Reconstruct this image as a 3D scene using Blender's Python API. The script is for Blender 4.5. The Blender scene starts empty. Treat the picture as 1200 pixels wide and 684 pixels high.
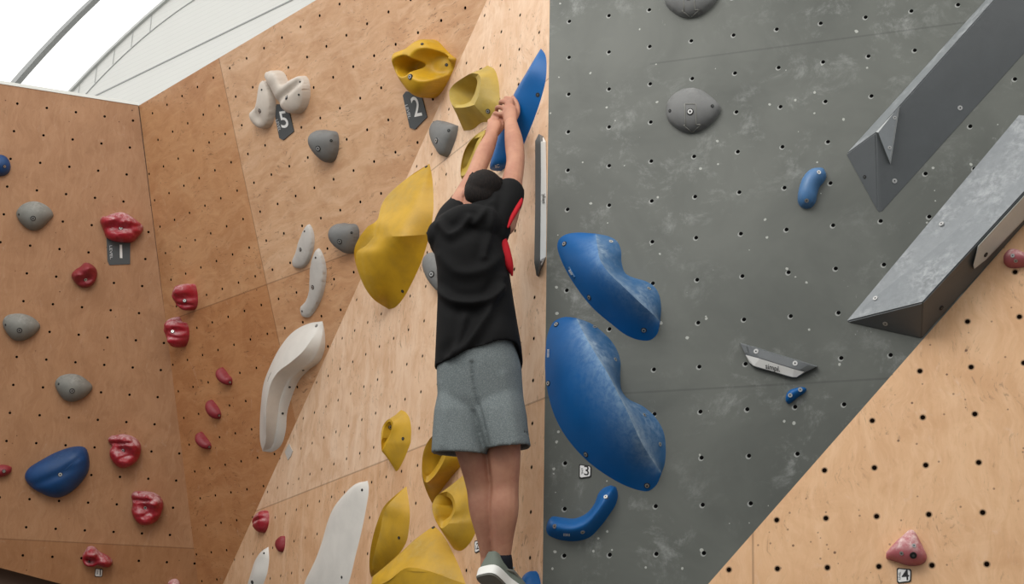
import bpy, bmesh, math, random
import numpy as np
from mathutils import Vector, Matrix, noise as mnoise
from mathutils.bvhtree import BVHTree
from mathutils.geometry import delaunay_2d_cdt

random.seed(7)
scene = bpy.context.scene
col = scene.collection

# ---------------------------------------------------------------- camera frame and the five climbing walls
# world: metres, Z up, floor at z = 0, camera 1.45 m above the floor
M = np.array([[0.99984039, 0.01786592, 0.0],
              [-0.00558805, 0.31272697, 0.94982662],
              [0.01696953, -0.94967502, 0.3127769]])
F = 1523.709
CAM = np.array([0.0, 0.0, 1.45])
G = 0.15                      # spacing of the bolt-hole grid
# origin of the hole grid, right along the wall, down along the wall, outward normal
PL = {
 'A': ([-2.685553, 6.367956, 4.403953], [0.947232, 0.320503, 0.005448], [-0.083547, 0.263259, -0.961101], [0.30947, -0.90993, -0.276144]),
 'B': ([-1.977562, 6.441301, 4.559908], [0.703724, -0.710471, 0.002048], [0.237172, 0.2322, -0.943309], [-0.669718, -0.664315, -0.331909]),
 'C': ([-0.358227, 5.116767, 3.152904], [0.487888, -0.872894, 0.00458], [-0.0052, -0.008153, -0.999953], [-0.872891, -0.487841, 0.008517]),
 'D': ([0.194341, 4.24806, 3.904784], [0.95091, -0.30946, -0.002253], [-0.005856, -0.010715, -0.999925], [-0.309412, -0.950852, 0.012002]),
 'E': ([0.842679, 4.043884, 2.347307], [0.912039, -0.410038, -0.00734], [-0.052374, -0.098704, -0.993738], [-0.406746, -0.906712, 0.111497]),
}
PL = {k: tuple(np.array(v, float) for v in q) for k, q in PL.items()}

def ray(px, py):
    return M @ np.array([(px - 600) / F, (py - 342) / F, 1.0])

def at(k, px, py, h=0.0):
    """point of the world h metres off wall k"""
    O, U, V, N = PL[k]
    r = ray(px, py)
    t = (N @ (O - CAM) + h) / (N @ r)
    return CAM + t * r

def loc(k, p):
    """wall frame: x right, y up, z out"""
    O, U, V, N = PL[k]
    d = np.asarray(p, float) - O
    return np.array([d @ U, -(d @ V), d @ N])

def L(k, px, py, h=0.0):
    return loc(k, at(k, px, py, h))

def glob(k, q):
    O, U, V, N = PL[k]
    return O + U * q[0] - V * q[1] + N * q[2]

def proj(p):
    c = M.T @ (np.asarray(p, float) - CAM)
    return np.array([600 + F * c[0] / c[2], 342 + F * c[1] / c[2]])

def frame(k, o):
    O, U, V, N = PL[k]
    w = glob(k, (o[0], o[1], 0))
    m = Matrix.Identity(4)
    for i in range(3):
        m[i][0], m[i][1], m[i][2], m[i][3] = U[i], -V[i], N[i], w[i]
    return m

def meet(a, b, z):
    """point of the line where walls a and b meet, at height z"""
    Oa, _, _, Na = PL[a]; Ob, _, _, Nb = PL[b]
    A_ = np.array([Na, Nb, [0, 0, 1]]); return np.linalg.solve(A_, np.array([Na @ Oa, Nb @ Ob, z]))

def meet3(a, b, c):
    return np.linalg.solve(np.array([PL[a][3], PL[b][3], PL[c][3]]), np.array([PL[q][3] @ PL[q][0] for q in (a, b, c)]))

def onx(k, x, z):
    O, _, _, N = PL[k]
    return np.array([x, (N @ O - N[0] * x - N[2] * z) / N[1], z])

# ---------------------------------------------------------------- materials
def S(r, g, b):
    f = lambda c: (c / 255 / 12.92) if c / 255 <= 0.04045 else ((c / 255 + 0.055) / 1.055) ** 2.4
    return (f(r), f(g), f(b), 1.0)

class NT:
    def __init__(self, name):
        self.m = bpy.data.materials.new(name); self.m.use_nodes = True
        self.t = self.m.node_tree; self.t.nodes.clear()
        self.out = self.n('ShaderNodeOutputMaterial')
    def n(self, typ, **kw):
        x = self.t.nodes.new(typ)
        for a, b in kw.items(): setattr(x, a, b)
        return x
    def set(self, sock, v):
        if isinstance(v, bpy.types.NodeSocket): self.t.links.new(v, sock)
        else: sock.default_value = v
    def math(self, op, a, b=None, c=None, clamp=False):
        x = self.n('ShaderNodeMath', operation=op); x.use_clamp = clamp
        self.set(x.inputs[0], a)
        if b is not None: self.set(x.inputs[1], b)
        if c is not None: self.set(x.inputs[2], c)
        return x.outputs[0]
    def vmath(self, op, a, b=None):
        x = self.n('ShaderNodeVectorMath', operation=op)
        self.set(x.inputs[0], a)
        if b is not None: self.set(x.inputs[1], b)
        return x.outputs['Value'] if op in ('LENGTH', 'DOT_PRODUCT', 'DISTANCE') else x.outputs[0]
    def noise(self, vec, scale, detail=4, rough=0.55, dist=0.0):
        x = self.n('ShaderNodeTexNoise')
        self.set(x.inputs['Vector'], vec); x.inputs['Scale'].default_value = scale
        x.inputs['Detail'].default_value = detail; x.inputs['Roughness'].default_value = rough
        x.inputs['Distortion'].default_value = dist
        return x.outputs['Fac']
    def ramp(self, v, a, b):
        """smooth 0..1 as v goes a..b"""
        x = self.n('ShaderNodeMapRange', interpolation_type='SMOOTHSTEP')
        self.set(x.inputs['Value'], v); x.inputs['From Min'].default_value = a; x.inputs['From Max'].default_value = b
        return x.outputs['Result']
    def mix(self, f, a, b, blend='MIX'):
        x = self.n('ShaderNodeMix', data_type='RGBA', blend_type=blend)
        self.set(x.inputs['Factor'], f); self.set(x.inputs['A'], a); self.set(x.inputs['B'], b)
        return x.outputs['Result']
    def scale(self, vec, s):
        return self.vmath('MULTIPLY', vec, s)
    def bsdf(self, color, rough=0.5, spec=0.5, normal=None, metal=0.0, **kw):
        x = self.n('ShaderNodeBsdfPrincipled')
        self.set(x.inputs['Base Color'], color); self.set(x.inputs['Roughness'], rough)
        self.set(x.inputs['Metallic'], metal); self.set(x.inputs['Specular IOR Level'], spec)
        for a, b in kw.items(): self.set(x.inputs[a], b)
        if normal is not None: self.set(x.inputs['Normal'], normal)
        self.t.links.new(x.outputs[0], self.out.inputs[0]); return x
    def bump(self, h, strength=0.2, dist=0.01):
        x = self.n('ShaderNodeBump'); self.set(x.inputs['Height'], h)
        x.inputs['Strength'].default_value = strength; x.inputs['Distance'].default_value = dist
        return x.outputs[0]

def holes(t, uv):
    """distance to the nearest bolt hole, in grid units"""
    f = t.vmath('FRACTION', t.vmath('ADD', uv, (100.5, 100.5, 0)))
    return t.vmath('LENGTH', t.vmath('MULTIPLY', t.vmath('SUBTRACT', f, (0.5, 0.5, 0)), (1, 1, 0))), f

def seam_mask(t, uv, lines):
    """lines: ('u'|'v', position, lo, hi) in grid units; the lo..hi range is along the other axis"""
    sp = t.n('ShaderNodeSeparateXYZ'); t.set(sp.inputs[0], uv)
    tot = None
    for ax, pos, lo, hi in lines:
        a, b = (sp.outputs[0], sp.outputs[1]) if ax == 'u' else (sp.outputs[1], sp.outputs[0])
        d = t.math('ABSOLUTE', t.math('SUBTRACT', a, pos))
        m = t.math('LESS_THAN', d, 0.022)
        m = t.math('MULTIPLY', m, t.math('GREATER_THAN', b, lo)); m = t.math('MULTIPLY', m, t.math('LESS_THAN', b, hi))
        tot = m if tot is None else t.math('MAXIMUM', tot, m)
    return tot, sp

def wood(name, base, dark, light, lines, panels, hole_r=0.042, fleck=0.5, rim=0.0, scuff=0.35, screws=0.3, along='v', knots=0.3, fig=0.6):
    """rotary-cut birch plywood: broad figure, fine grain, flecks, patches, scuffs, bolt holes"""
    t = NT(name)
    uv = t.n('ShaderNodeUVMap').outputs[0]
    sx, sy = (1.0, 0.22) if along == 'v' else (0.22, 1.0)
    wv = t.n('ShaderNodeTexNoise'); t.set(wv.inputs['Vector'], uv); wv.inputs['Scale'].default_value = 0.7; wv.inputs['Detail'].default_value = 3
    uw = t.vmath('ADD', uv, t.scale(t.vmath('SUBTRACT', wv.outputs['Color'], (.5, .5, .5)), (.9, .9, 0)))
    st = t.scale(uw, (sx, sy, 1))
    g1 = t.noise(uw, 0.55, 6, 0.62, 1.6)                 # cloudy veneer figure
    g2 = t.noise(st, 7.0, 6, 0.7, 0.8)                   # fine grain
    g4 = t.noise(st, 1.5, 7, 0.66, 1.2)                  # flame figure
    c = t.mix(t.math('MULTIPLY', t.ramp(g1, 0.32, 0.68), min(1.0, fig * 1.5)), base, dark)
    c = t.mix(t.math('MULTIPLY', t.ramp(g4, 0.44, 0.66), fig * .8), c, light)
    c = t.mix(t.math('MULTIPLY', t.ramp(g2, 0.50, 0.72), 0.42), c, dark)
    c = t.mix(t.math('MULTIPLY', t.ramp(g2, 0.50, 0.30), 0.30), c, light)
    dk2 = tuple(v * 0.40 for v in dark[:3]) + (1,)
    # short dark flecks and scratches of the birch face
    fs = (9.0, 3.0, 1) if along == 'v' else (3.0, 9.0, 1)
    fl = t.noise(t.scale(uw, fs), 1.25, 5, 0.74, 0.8)
    area = t.ramp(t.noise(uv, 0.7, 4, 0.6), 0.46, 0.60)
    c = t.mix(t.math('MULTIPLY', t.math('MULTIPLY', t.ramp(fl, 0.555, 0.67), t.math('ADD', t.math('MULTIPLY', area, .85), .15)), fleck), c, dk2)
    bl = t.noise(uw, 3.4, 6, 0.75, 1.2)
    c = t.mix(t.math('MULTIPLY', t.math('MULTIPLY', t.ramp(bl, 0.64, 0.76), area), knots), c, dk2)
    tot, sp = seam_mask(t, uv, lines)
    for ax, lo, hi, lo2, hi2, colr, amt in panels:
        a, b = (sp.outputs[0], sp.outputs[1]) if ax == 'u' else (sp.outputs[1], sp.outputs[0])
        m = t.math('MULTIPLY', t.math('GREATER_THAN', a, lo), t.math('LESS_THAN', a, hi))
        m = t.math('MULTIPLY', m, t.math('MULTIPLY', t.math('GREATER_THAN', b, lo2), t.math('LESS_THAN', b, hi2)))
        c = t.mix(t.math('MULTIPLY', m, amt), c, colr, 'MULTIPLY')
    # chalk scuffs
    sc = t.ramp(t.noise(t.scale(uv, (1.6, 0.9, 1)), 1.1, 7, 0.72, 1.5), 0.58, 0.80)
    c = t.mix(t.math('MULTIPLY', sc, scuff), c, S(232, 214, 196))
    # stray screw holes
    for scl, rad, thr, amt in ((2.3, 0.066, screws, .8), (5.0, 0.11, screws * .5, .6)):
        vo = t.n('ShaderNodeTexVoronoi'); t.set(vo.inputs['Vector'], uv); vo.inputs['Scale'].default_value = scl
        csep = t.n('ShaderNodeSeparateColor'); t.set(csep.inputs[0], vo.outputs['Color'])
        scr = t.math('MULTIPLY', t.math('LESS_THAN', vo.outputs['Distance'], rad), t.math('LESS_THAN', csep.outputs[0], thr))
        c = t.mix(t.math('MULTIPLY', scr, amt), c, S(84, 48, 24))
    if tot is not None:
        c = t.mix(t.math('MULTIPLY', tot, 0.42), c, S(96, 62, 38))
    d, f = holes(t, uv)
    if rim:
        c = t.mix(t.math('MULTIPLY', t.math('LESS_THAN', d, hole_r * 1.45), rim), c, S(140, 108, 76))
    hm = t.math('LESS_THAN', d, hole_r)
    c = t.mix(hm, c, S(22, 15, 11))
    bmp = t.bump(t.math('SUBTRACT', t.math('MULTIPLY', g2, 0.15), hm), 0.25, 0.004)
    t.bsdf(c, t.math('ADD', 0.42, t.math('MULTIPLY', g1, 0.2)), t.math('MULTIPLY', t.math('SUBTRACT', 1.0, hm), 0.4), bmp)
    return t.m

def grey_wall(name, base, dark, lines):
    t = NT(name)
    uv = t.n('ShaderNodeUVMap').outputs[0]
    n1 = t.noise(uv, 0.28, 5, 0.6, 0.5)
    n2 = t.noise(uv, 2.2, 6, 0.65, 0.4)
    c = t.mix(t.ramp(n1, 0.3, 0.72), base, dark)
    # chalk smears: soft clouds, dashes and specks
    cl = t.math('MULTIPLY', t.ramp(t.noise(uv, 1.1, 10, 0.75, 0.35), 0.50, 0.80), t.ramp(t.noise(uv, 0.22, 2), 0.36, 0.62))
    c = t.mix(t.math('MULTIPLY', cl, 0.50), c, S(205, 208, 205))
    ds = t.ramp(t.noise(t.scale(uv, (3.6, 2.4, 1)), 1.5, 7, 0.75, 0.7), 0.64, 0.76)
    ds = t.math('MULTIPLY', ds, t.ramp(t.noise(uv, 0.55, 3), 0.48, 0.62))
    c = t.mix(t.math('MULTIPLY', ds, 0.55), c, S(214, 216, 212))
    vo = t.n('ShaderNodeTexVoronoi'); t.set(vo.inputs['Vector'], t.vmath('ADD', uv, t.scale(n2, (0.12, 0.12, 0)))); vo.inputs['Scale'].default_value = 5.0
    csep = t.n('ShaderNodeSeparateColor'); t.set(csep.inputs[0], vo.outputs['Color'])
    spk = t.math('MULTIPLY', t.math('LESS_THAN', vo.outputs['Distance'], t.math('MULTIPLY', csep.outputs[1], 0.20)), t.math('LESS_THAN', csep.outputs[0], 0.16))
    tot, sp = seam_mask(t, uv, lines)
    left = t.math('MULTIPLY', t.math('LESS_THAN', sp.outputs[0], 1.1), t.math('GREATER_THAN', sp.outputs[1], 7.0))
    spk2 = t.math('MULTIPLY', t.math('LESS_THAN', vo.outputs['Distance'], t.math('MULTIPLY', csep.outputs[1], 0.21)), t.math('LESS_THAN', csep.outputs[0], 0.55))
    spk = t.math('MAXIMUM', spk, t.math('MULTIPLY', spk2, left))
    c = t.mix(t.math('MULTIPLY', spk, 0.55), c, S(206, 208, 200))
    c = t.mix(t.math('MULTIPLY', tot, 0.32), c, S(52, 54, 52))
    d, f = holes(t, uv)
    off = t.vmath('LENGTH', t.vmath('MULTIPLY', t.vmath('SUBTRACT', f, (0.485, 0.515, 0)), (1, 1, 0)))
    c = t.mix(t.math('MULTIPLY', t.math('LESS_THAN', off, 0.058), 0.75), c, S(160, 162, 158))
    hm = t.math('LESS_THAN', d, 0.044)
    c = t.mix(hm, c, S(14, 14, 14))
    bmp = t.bump(t.math('SUBTRACT', t.math('MULTIPLY', n2, 0.2), hm), 0.25, 0.004)
    t.bsdf(c, t.math('ADD', 0.42, t.math('MULTIPLY', n1, 0.2)), t.math('MULTIPLY', t.math('SUBTRACT', 1.0, hm), 0.4), bmp)
    return t.m

def plastic(name, base, rough=0.45, chalk=0.5, chalk_col=(214, 208, 200), var=0.12, up=0.5, spec=0.5, grain=0.0, lo=0.45):
    """moulded hold: colour, plus chalk dust where hands go (upward faces and worn edges)"""
    t = NT(name)
    ob = t.n('ShaderNodeTexCoord').outputs['Object']
    n1 = t.noise(ob, 9, 5, 0.6, 0.3); n2 = t.noise(ob, 42, 5, 0.7, 0.4)
    dk = tuple(v * (1 - var * 2.2) for v in base[:3]) + (1,)
    c = t.mix(t.ramp(n1, 0.3, 0.75), base, dk)
    nz = t.n('ShaderNodeSeparateXYZ'); t.set(nz.inputs[0], t.n('ShaderNodeNewGeometry').outputs['Normal'])
    upm = t.ramp(nz.outputs[2], -0.30, 0.60)
    at_ = t.n('ShaderNodeAttribute'); at_.attribute_name = 'chalk'
    patch = t.ramp(n1, lo, lo + 0.25)
    fine = t.ramp(n2, 0.30, 0.72)
    k = t.math('MULTIPLY', t.math('MULTIPLY', upm, up), t.math('MULTIPLY', t.math('ADD', patch, 0.25), fine))
    k = t.math('ADD', k, t.math('MULTIPLY', at_.outputs['Fac'], t.math('ADD', 0.35, t.math('MULTIPLY', fine, 0.65))))
    k = t.math('ADD', k, t.math('MULTIPLY', patch, t.math('MULTIPLY', fine, 0.10 * min(1.0, up * 2))))
    k = t.math('MULTIPLY', k, chalk, clamp=True)
    c = t.mix(k, c, S(*chalk_col))
    bmp = t.bump(t.math('ADD', n2, t.math('MULTIPLY', t.noise(ob, 300, 2), grain)), 0.12, 0.002)
    t.bsdf(c, t.math('ADD', rough, t.math('MULTIPLY', k, 0.3)), spec, bmp)
    return t.m

def plain(name, base, rough=0.5, metal=0.0, spec=0.5, emit=0.0):
    t = NT(name)
    ob = t.n('ShaderNodeTexCoord').outputs['Object']
    c = t.mix(t.math('MULTIPLY', t.noise(ob, 30, 3), 0.18), base, tuple(v * 0.75 for v in base[:3]) + (1,))
    x = t.bsdf(c, rough, spec, None, metal)
    if emit:
        t.set(x.inputs['Emission Color'], base); x.inputs['Emission Strength'].default_value = emit
    return t.m

MT = {}
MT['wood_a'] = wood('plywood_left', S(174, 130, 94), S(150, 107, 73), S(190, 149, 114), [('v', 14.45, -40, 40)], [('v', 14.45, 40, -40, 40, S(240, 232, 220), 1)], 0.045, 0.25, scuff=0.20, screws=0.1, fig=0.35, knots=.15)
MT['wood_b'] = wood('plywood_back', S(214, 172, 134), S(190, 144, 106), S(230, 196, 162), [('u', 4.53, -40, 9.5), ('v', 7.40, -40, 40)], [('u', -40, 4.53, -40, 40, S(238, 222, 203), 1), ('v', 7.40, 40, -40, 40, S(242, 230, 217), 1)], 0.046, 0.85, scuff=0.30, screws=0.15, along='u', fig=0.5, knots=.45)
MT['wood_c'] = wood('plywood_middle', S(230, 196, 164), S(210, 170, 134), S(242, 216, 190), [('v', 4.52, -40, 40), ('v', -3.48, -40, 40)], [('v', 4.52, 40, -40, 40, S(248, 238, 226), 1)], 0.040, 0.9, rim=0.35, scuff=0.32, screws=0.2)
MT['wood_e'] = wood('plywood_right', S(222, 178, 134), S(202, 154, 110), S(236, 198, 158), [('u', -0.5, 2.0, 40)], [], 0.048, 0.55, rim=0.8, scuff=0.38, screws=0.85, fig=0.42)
MT['grey'] = grey_wall('painted_panel_grey', S(98, 101, 95), S(80, 83, 78), [('v', 1.47, 2.0, 40), ('v', 9.5, -40, 40)])
MT['ply_edge'] = plain('plywood_edge', S(150, 110, 74), 0.7)
MT['kick'] = plain('dark_panel', S(70, 48, 32), 0.7)
MT['yellow'] = plastic('yellow_plastic', S(200, 156, 22), 0.5, 0.30, (196, 186, 140), up=0.5)
MT['yellow_pale'] = plastic('yellow_worn_plastic', S(186, 158, 66), 0.55, 0.35, (190, 182, 140), up=0.6)
MT['blue'] = plastic('blue_plastic', S(4, 90, 156), 0.42, 0.6, (140, 170, 196), up=0.04, lo=.65, var=.06, spec=.3)
MT['blue_dark'] = plastic('dark_blue_plastic', S(10, 66, 120), 0.5, 0.30, (110, 136, 170), up=0.3)
MT['blue_light'] = plastic('worn_light_blue_plastic', S(74, 120, 168), 0.4, 0.6, (170, 190, 208), up=0.5)
MT['blue_scuff_lit'] = plastic('scuffed_lit_blue_plastic', S(46, 96, 142), 0.45, 0.7, (150, 170, 188), up=0.6, spec=.3)  # chalky scuffs, plus overhead light on the upper-right faces put into the colour
MT['red'] = plastic('red_plastic', S(164, 20, 40), 0.46, 1.0, (200, 158, 160), up=1.3, lo=0.34)
MT['red_dark'] = plastic('dull_red_plastic', S(140, 36, 46), 0.5, 0.55, (176, 126, 124), up=0.9)
MT['pink'] = plastic('chalky_pink_plastic', S(186, 98, 106), 0.55, 1.0, (230, 204, 200), up=1.3, lo=0.36)
MT['stone'] = plastic('grey_stone_plastic', S(128, 128, 122), 0.7, 0.5, (186, 186, 180), up=0.8, grain=0.6, lo=0.35)
MT['stone_dark'] = plastic('dark_grey_plastic', S(116, 117, 116), 0.65, 0.4, (176, 176, 174), up=0.7, grain=0.5, lo=0.4)
MT['white'] = plastic('white_plastic', S(222, 219, 212), 0.5, 0.3, (240, 238, 232), up=0.5, var=0.05)
MT['white_warm'] = plastic('warm_grey_white_plastic', S(204, 194, 182), 0.55, 0.35, (226, 220, 212), up=0.6, var=0.07)
MT['white_grey'] = plastic('light_grey_plastic', S(196, 192, 186), 0.55, 0.35, (226, 222, 214), up=0.6, var=0.08)
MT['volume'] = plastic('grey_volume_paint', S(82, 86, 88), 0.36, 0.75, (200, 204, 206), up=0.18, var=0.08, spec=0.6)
MT['volume_lit'] = plastic('lit_volume_paint', S(128, 133, 136), 0.34, 0.85, (214, 218, 220), up=0.35, var=0.1, spec=0.6, lo=0.4)  # same grey paint, lightened to put the light on upper facets into the colour
MT['volume_edge_lit'] = plastic('lit_edge_paint', S(186, 190, 190), 0.4, 0.5, (220, 222, 222), up=0.3, var=0.06)  # brightness of the fin's lit sides, put into the colour
MT['plate'] = plastic('light_grey_metal', S(200, 203, 199), 0.4, 0.5, (220, 222, 220), up=0.3, var=0.06)
MT['tag'] = plain('slate_tag', S(74, 78, 80), 0.55)
MT['ink_white'] = plain('white_print', S(232, 232, 230), 0.6)
MT['ink_grey'] = plain('silver_print', S(196, 198, 200), 0.5)
MT['ink_black'] = plain('black_print', S(18, 18, 18), 0.6)
MT['steel'] = plain('steel', S(190, 190, 188), 0.35, 0.8)
MT['socket'] = plain('dark_socket', S(26, 26, 26), 0.7)
MT['alu_dark'] = plastic('dark_brushed_metal', S(104, 108, 110), 0.4, 0.5, (180, 182, 184), up=0.4, var=0.08)
MT['alu_end'] = plain('darker_metal_end', S(74, 77, 76), 0.5)
MT['alu_white'] = plain('white_label_face', S(226, 226, 222), 0.45)
MT['gable'] = None

# ---------------------------------------------------------------- objects
def link(name, me, mats, parent=None, matrix=None, label=None, cat=None, group=None, kind=None):
    o = bpy.data.objects.new(name, me); col.objects.link(o)
    for m in (mats if isinstance(mats, (list, tuple)) else [mats]): me.materials.append(m)
    if parent is not None: o.parent = parent
    if matrix is not None: o.matrix_world = matrix
    if label: o['label'] = label
    if cat: o['category'] = cat
    if group: o['group'] = group
    if kind: o['kind'] = kind
    return o

def mesh_from(name, verts, faces, mat_idx=None, smooth=True, sharp=38, chalk=None, merge=1e-5):
    me = bpy.data.meshes.new(name)
    me.from_pydata([tuple(map(float, v)) for v in verts], [], faces)
    if mat_idx is not None:
        for p, i in zip(me.polygons, mat_idx): p.material_index = i
    if chalk is not None:
        a = me.attributes.new('chalk', 'FLOAT', 'POINT')
        for i, c in enumerate(chalk): a.data[i].value = float(c)
    bm = bmesh.new(); bm.from_mesh(me)
    if merge: bmesh.ops.remove_doubles(bm, verts=bm.verts, dist=merge)
    bmesh.ops.dissolve_degenerate(bm, edges=bm.edges, dist=1e-6)
    bmesh.ops.recalc_face_normals(bm, faces=bm.faces)
    bm.to_mesh(me); bm.free()
    for p in me.polygons: p.use_smooth = smooth
    if smooth and sharp: me.set_sharp_from_angle(angle=math.radians(sharp))
    me.update()
    return me

# ---- splines
def cat_rom(P, n_per=10, closed=False):
    P = [np.array(p, float) for p in P]; out = []
    N_ = len(P)
    segs = N_ if closed else N_ - 1
    for i in range(segs):
        if closed: p0, p1, p2, p3 = P[(i - 1) % N_], P[i], P[(i + 1) % N_], P[(i + 2) % N_]
        else:
            p1, p2 = P[i], P[i + 1]
            p0 = P[i - 1] if i > 0 else 2 * p1 - p2
            p3 = P[i + 2] if i + 2 < N_ else 2 * p2 - p1
        d01 = max(np.linalg.norm(p1 - p0), 1e-6) ** .5; d12 = max(np.linalg.norm(p2 - p1), 1e-6) ** .5; d23 = max(np.linalg.norm(p3 - p2), 1e-6) ** .5
        m1 = (p2 - p1) + d12 * ((p1 - p0) / d01 - (p2 - p0) / (d01 + d12))
        m2 = (p2 - p1) + d12 * ((p3 - p2) / d23 - (p3 - p1) / (d12 + d23))
        for s in range(n_per):
            t = s / n_per
            out.append((2*t**3-3*t**2+1)*p1 + (t**3-2*t**2+t)*m1 + (-2*t**3+3*t**2)*p2 + (t**3-t**2)*m2)
    if not closed: out.append(P[-1])
    return np.array(out)

def resample(P, n, closed=False, corners=(), counts=None):
    if closed and not corners:
        D = cat_rom(P, 10, True); D = np.vstack([D, D[:1]])
        cnt = n + 1
    else:
        if closed: P = list(P) + [P[0]]; corners = list(corners)
        cuts = [0] + sorted(c for c in corners if 0 < c < len(P) - 1) + [len(P) - 1]
        parts = [cat_rom(P[a:b + 1], 10) for a, b in zip(cuts[:-1], cuts[1:])]
        lens = [np.linalg.norm(np.diff(p, axis=0), axis=1).sum() for p in parts]
        cnt = n + 1 if closed else n
        tot = sum(lens); res = []; left = cnt - 1
        ns = [max(1, int(round((cnt - 1) * l / tot))) for l in lens]
        ns[int(np.argmax(ns))] += (cnt - 1) - sum(ns)
        if counts: ns = list(counts); ns[-1] += (cnt - 1) - sum(ns)
        for p, k in zip(parts, ns):
            s = np.r_[0, np.cumsum(np.linalg.norm(np.diff(p, axis=0), axis=1))]
            q = np.linspace(0, s[-1], k + 1)[:-1]
            res.append(np.array([np.interp(q, s, p[:, i]) for i in range(p.shape[1])]).T)
        out = np.vstack(res + [parts[-1][-1:]])
        return out[:-1] if closed else out
    s = np.r_[0, np.cumsum(np.linalg.norm(np.diff(D, axis=0), axis=1))]
    q = np.linspace(0, s[-1], cnt)
    out = np.array([np.interp(q, s, D[:, i]) for i in range(D.shape[1])]).T
    return out[:-1]

def pts(k, x0, y0, s, P):
    """points read off a zoomed view: offset, zoom, list of (x, y[, h])"""
    return [L(k, x0 + p[0] / s, y0 + p[1] / s, p[2] if len(p) > 2 else 0.0) for p in P]

BV = {}
def finish(name, k, verts, faces, mat, label, cat, group=None, mat_idx=None, sharp=38, chalk=None, merge=1e-5):
    V_ = np.array(verts, float); o = V_.mean(0); o[2] = 0
    me = mesh_from(name, V_ - o, faces, mat_idx, True, sharp, chalk, merge)
    ob = link(name, me, mat, None, frame(k, o), label, cat, group)
    W = [Vector(glob(k, v)) for v in V_]
    BV[ob.name] = (BVHTree.FromPolygons(W, faces), k, o)
    return ob

def hit(ob, px, py):
    bv, k, o = BV[ob.name]
    r = ray(px, py); d = Vector(r / np.linalg.norm(r))
    p, n, i, dist = bv.ray_cast(Vector(CAM), d)
    if p is None:
        p, n, i, dist = bv.find_nearest(Vector(at(k, px, py, 0.01)))
    if n.dot(d) > 0: n = -n
    O, U, V, N = PL[k]
    q = loc(k, p) - o
    nl = np.array([np.dot(n, U), -np.dot(n, V), np.dot(n, N)])
    return q, nl / np.linalg.norm(nl)

def basis(n):
    a = np.array([0, 1.0, 0]) if abs(n[1]) < 0.9 else np.array([1.0, 0, 0])
    x = np.cross(a, n); x /= np.linalg.norm(x); return x, np.cross(n, x)

def bolt(ob, px, py, r=0.010, style='bolt'):
    """countersunk bolt: dark recess, head, hexagonal socket"""
    q, n = hit(ob, px, py); x, y = basis(n)
    V_, F_, MI = [], [], []
    def disc(rr, z, seg, mi, z2=None):
        b = len(V_)
        for i in range(seg):
            a = 2 * math.pi * i / seg
            V_.append(q + n * z + (x * math.cos(a) + y * math.sin(a)) * rr)
        F_.append(list(range(b, b + seg))); MI.append(mi)
        if z2 is not None:
            for i in range(seg):
                a = 2 * math.pi * i / seg
                V_.append(q + n * z2 + (x * math.cos(a) + y * math.sin(a)) * rr * 1.05)
            for i in range(seg):
                F_.append([b + i, b + (i + 1) % seg, b + seg + (i + 1) % seg, b + seg + i]); MI.append(mi)
    if style == 'bolt':
        disc(r * 1.2, 0.0012, 16, 0, -0.004); disc(r * 0.85, 0.0030, 16, 1, 0.0); disc(r * 0.42, 0.0036, 6, 0)
    elif style == 'screw':
        disc(r * 1.0, 0.0014, 14, 1, -0.004); disc(r * 0.35, 0.0020, 6, 0)
    else:
        disc(r * 1.0, 0.0014, 14, 0, -0.004); disc(r * 0.4, 0.0020, 8, 2)
    me = mesh_from('bolt', V_, F_, MI, False, None, None, 0)
    return link('bolt' if style == 'bolt' else 'screw', me, [MT['socket'], MT['steel'], MT['alu_end']], ob)

def bolts(ob, x0, y0, s, P, r=0.010, style='bolt'):
    for p in P: bolt(ob, x0 + p[0] / s, y0 + p[1] / s, r, style)

def tube_on(ob, name, P, r, mat, closed=False):
    """thin raised line that follows the hold's surface"""
    Q = [hit(ob, *p) for p in P]; V_, F_ = [], []
    m = len(Q); seg = 6
    for i, (q, n) in enumerate(Q):
        a = Q[(i - 1) % m][0] if (closed or i > 0) else q; b = Q[(i + 1) % m][0] if (closed or i < m - 1) else q
        t = b - a; t = t / (np.linalg.norm(t) + 1e-9); s_ = np.cross(t, n); s_ /= np.linalg.norm(s_) + 1e-9
        for j in range(seg):
            w = 2 * math.pi * j / seg
            V_.append(q + s_ * math.cos(w) * r + n * math.sin(w) * r)
    for i in range(m if closed else m - 1):
        for j in range(seg):
            i2 = (i + 1) % m
            F_.append([i * seg + j, i * seg + (j + 1) % seg, i2 * seg + (j + 1) % seg, i2 * seg + j])
    return link(name, mesh_from(name, V_, F_, None, True, None, None, 0), mat, ob)

def text_mesh(s):
    cu = bpy.data.curves.new('t', 'FONT'); cu.body = s; cu.align_x = 'CENTER'; cu.align_y = 'CENTER'
    cu.offset = 0.008; cu.resolution_u = 4
    o = bpy.data.objects.new('t', cu); col.objects.link(o)
    dg = bpy.context.evaluated_depsgraph_get(); me = bpy.data.meshes.new_from_object(o.evaluated_get(dg))
    V_ = [np.array(v.co) for v in me.vertices]; F_ = [list(p.vertices) for p in me.polygons]
    bpy.data.objects.remove(o); bpy.data.curves.remove(cu); bpy.data.meshes.remove(me)
    return V_, F_

def text_on(ob, k, name, s, c, right, up, mat, h=0.002, o=None, follow=None):
    """lettering: centre, and the page directions of one em to the right and up"""
    V_, F_ = text_mesh(s)
    o = BV[ob.name][2] if o is None else o
    W = []
    for v in V_:
        px = c[0] + v[0] * right[0] + v[1] * up[0]; py = c[1] + v[0] * right[1] + v[1] * up[1]
        if follow is not None:
            q, n = hit(follow, px, py); W.append(q + n * h)
        else: W.append(L(k, px, py, h) - o)
    return link(name, mesh_from(name, W, F_, None, False, None, None, 0), mat, ob)

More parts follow.
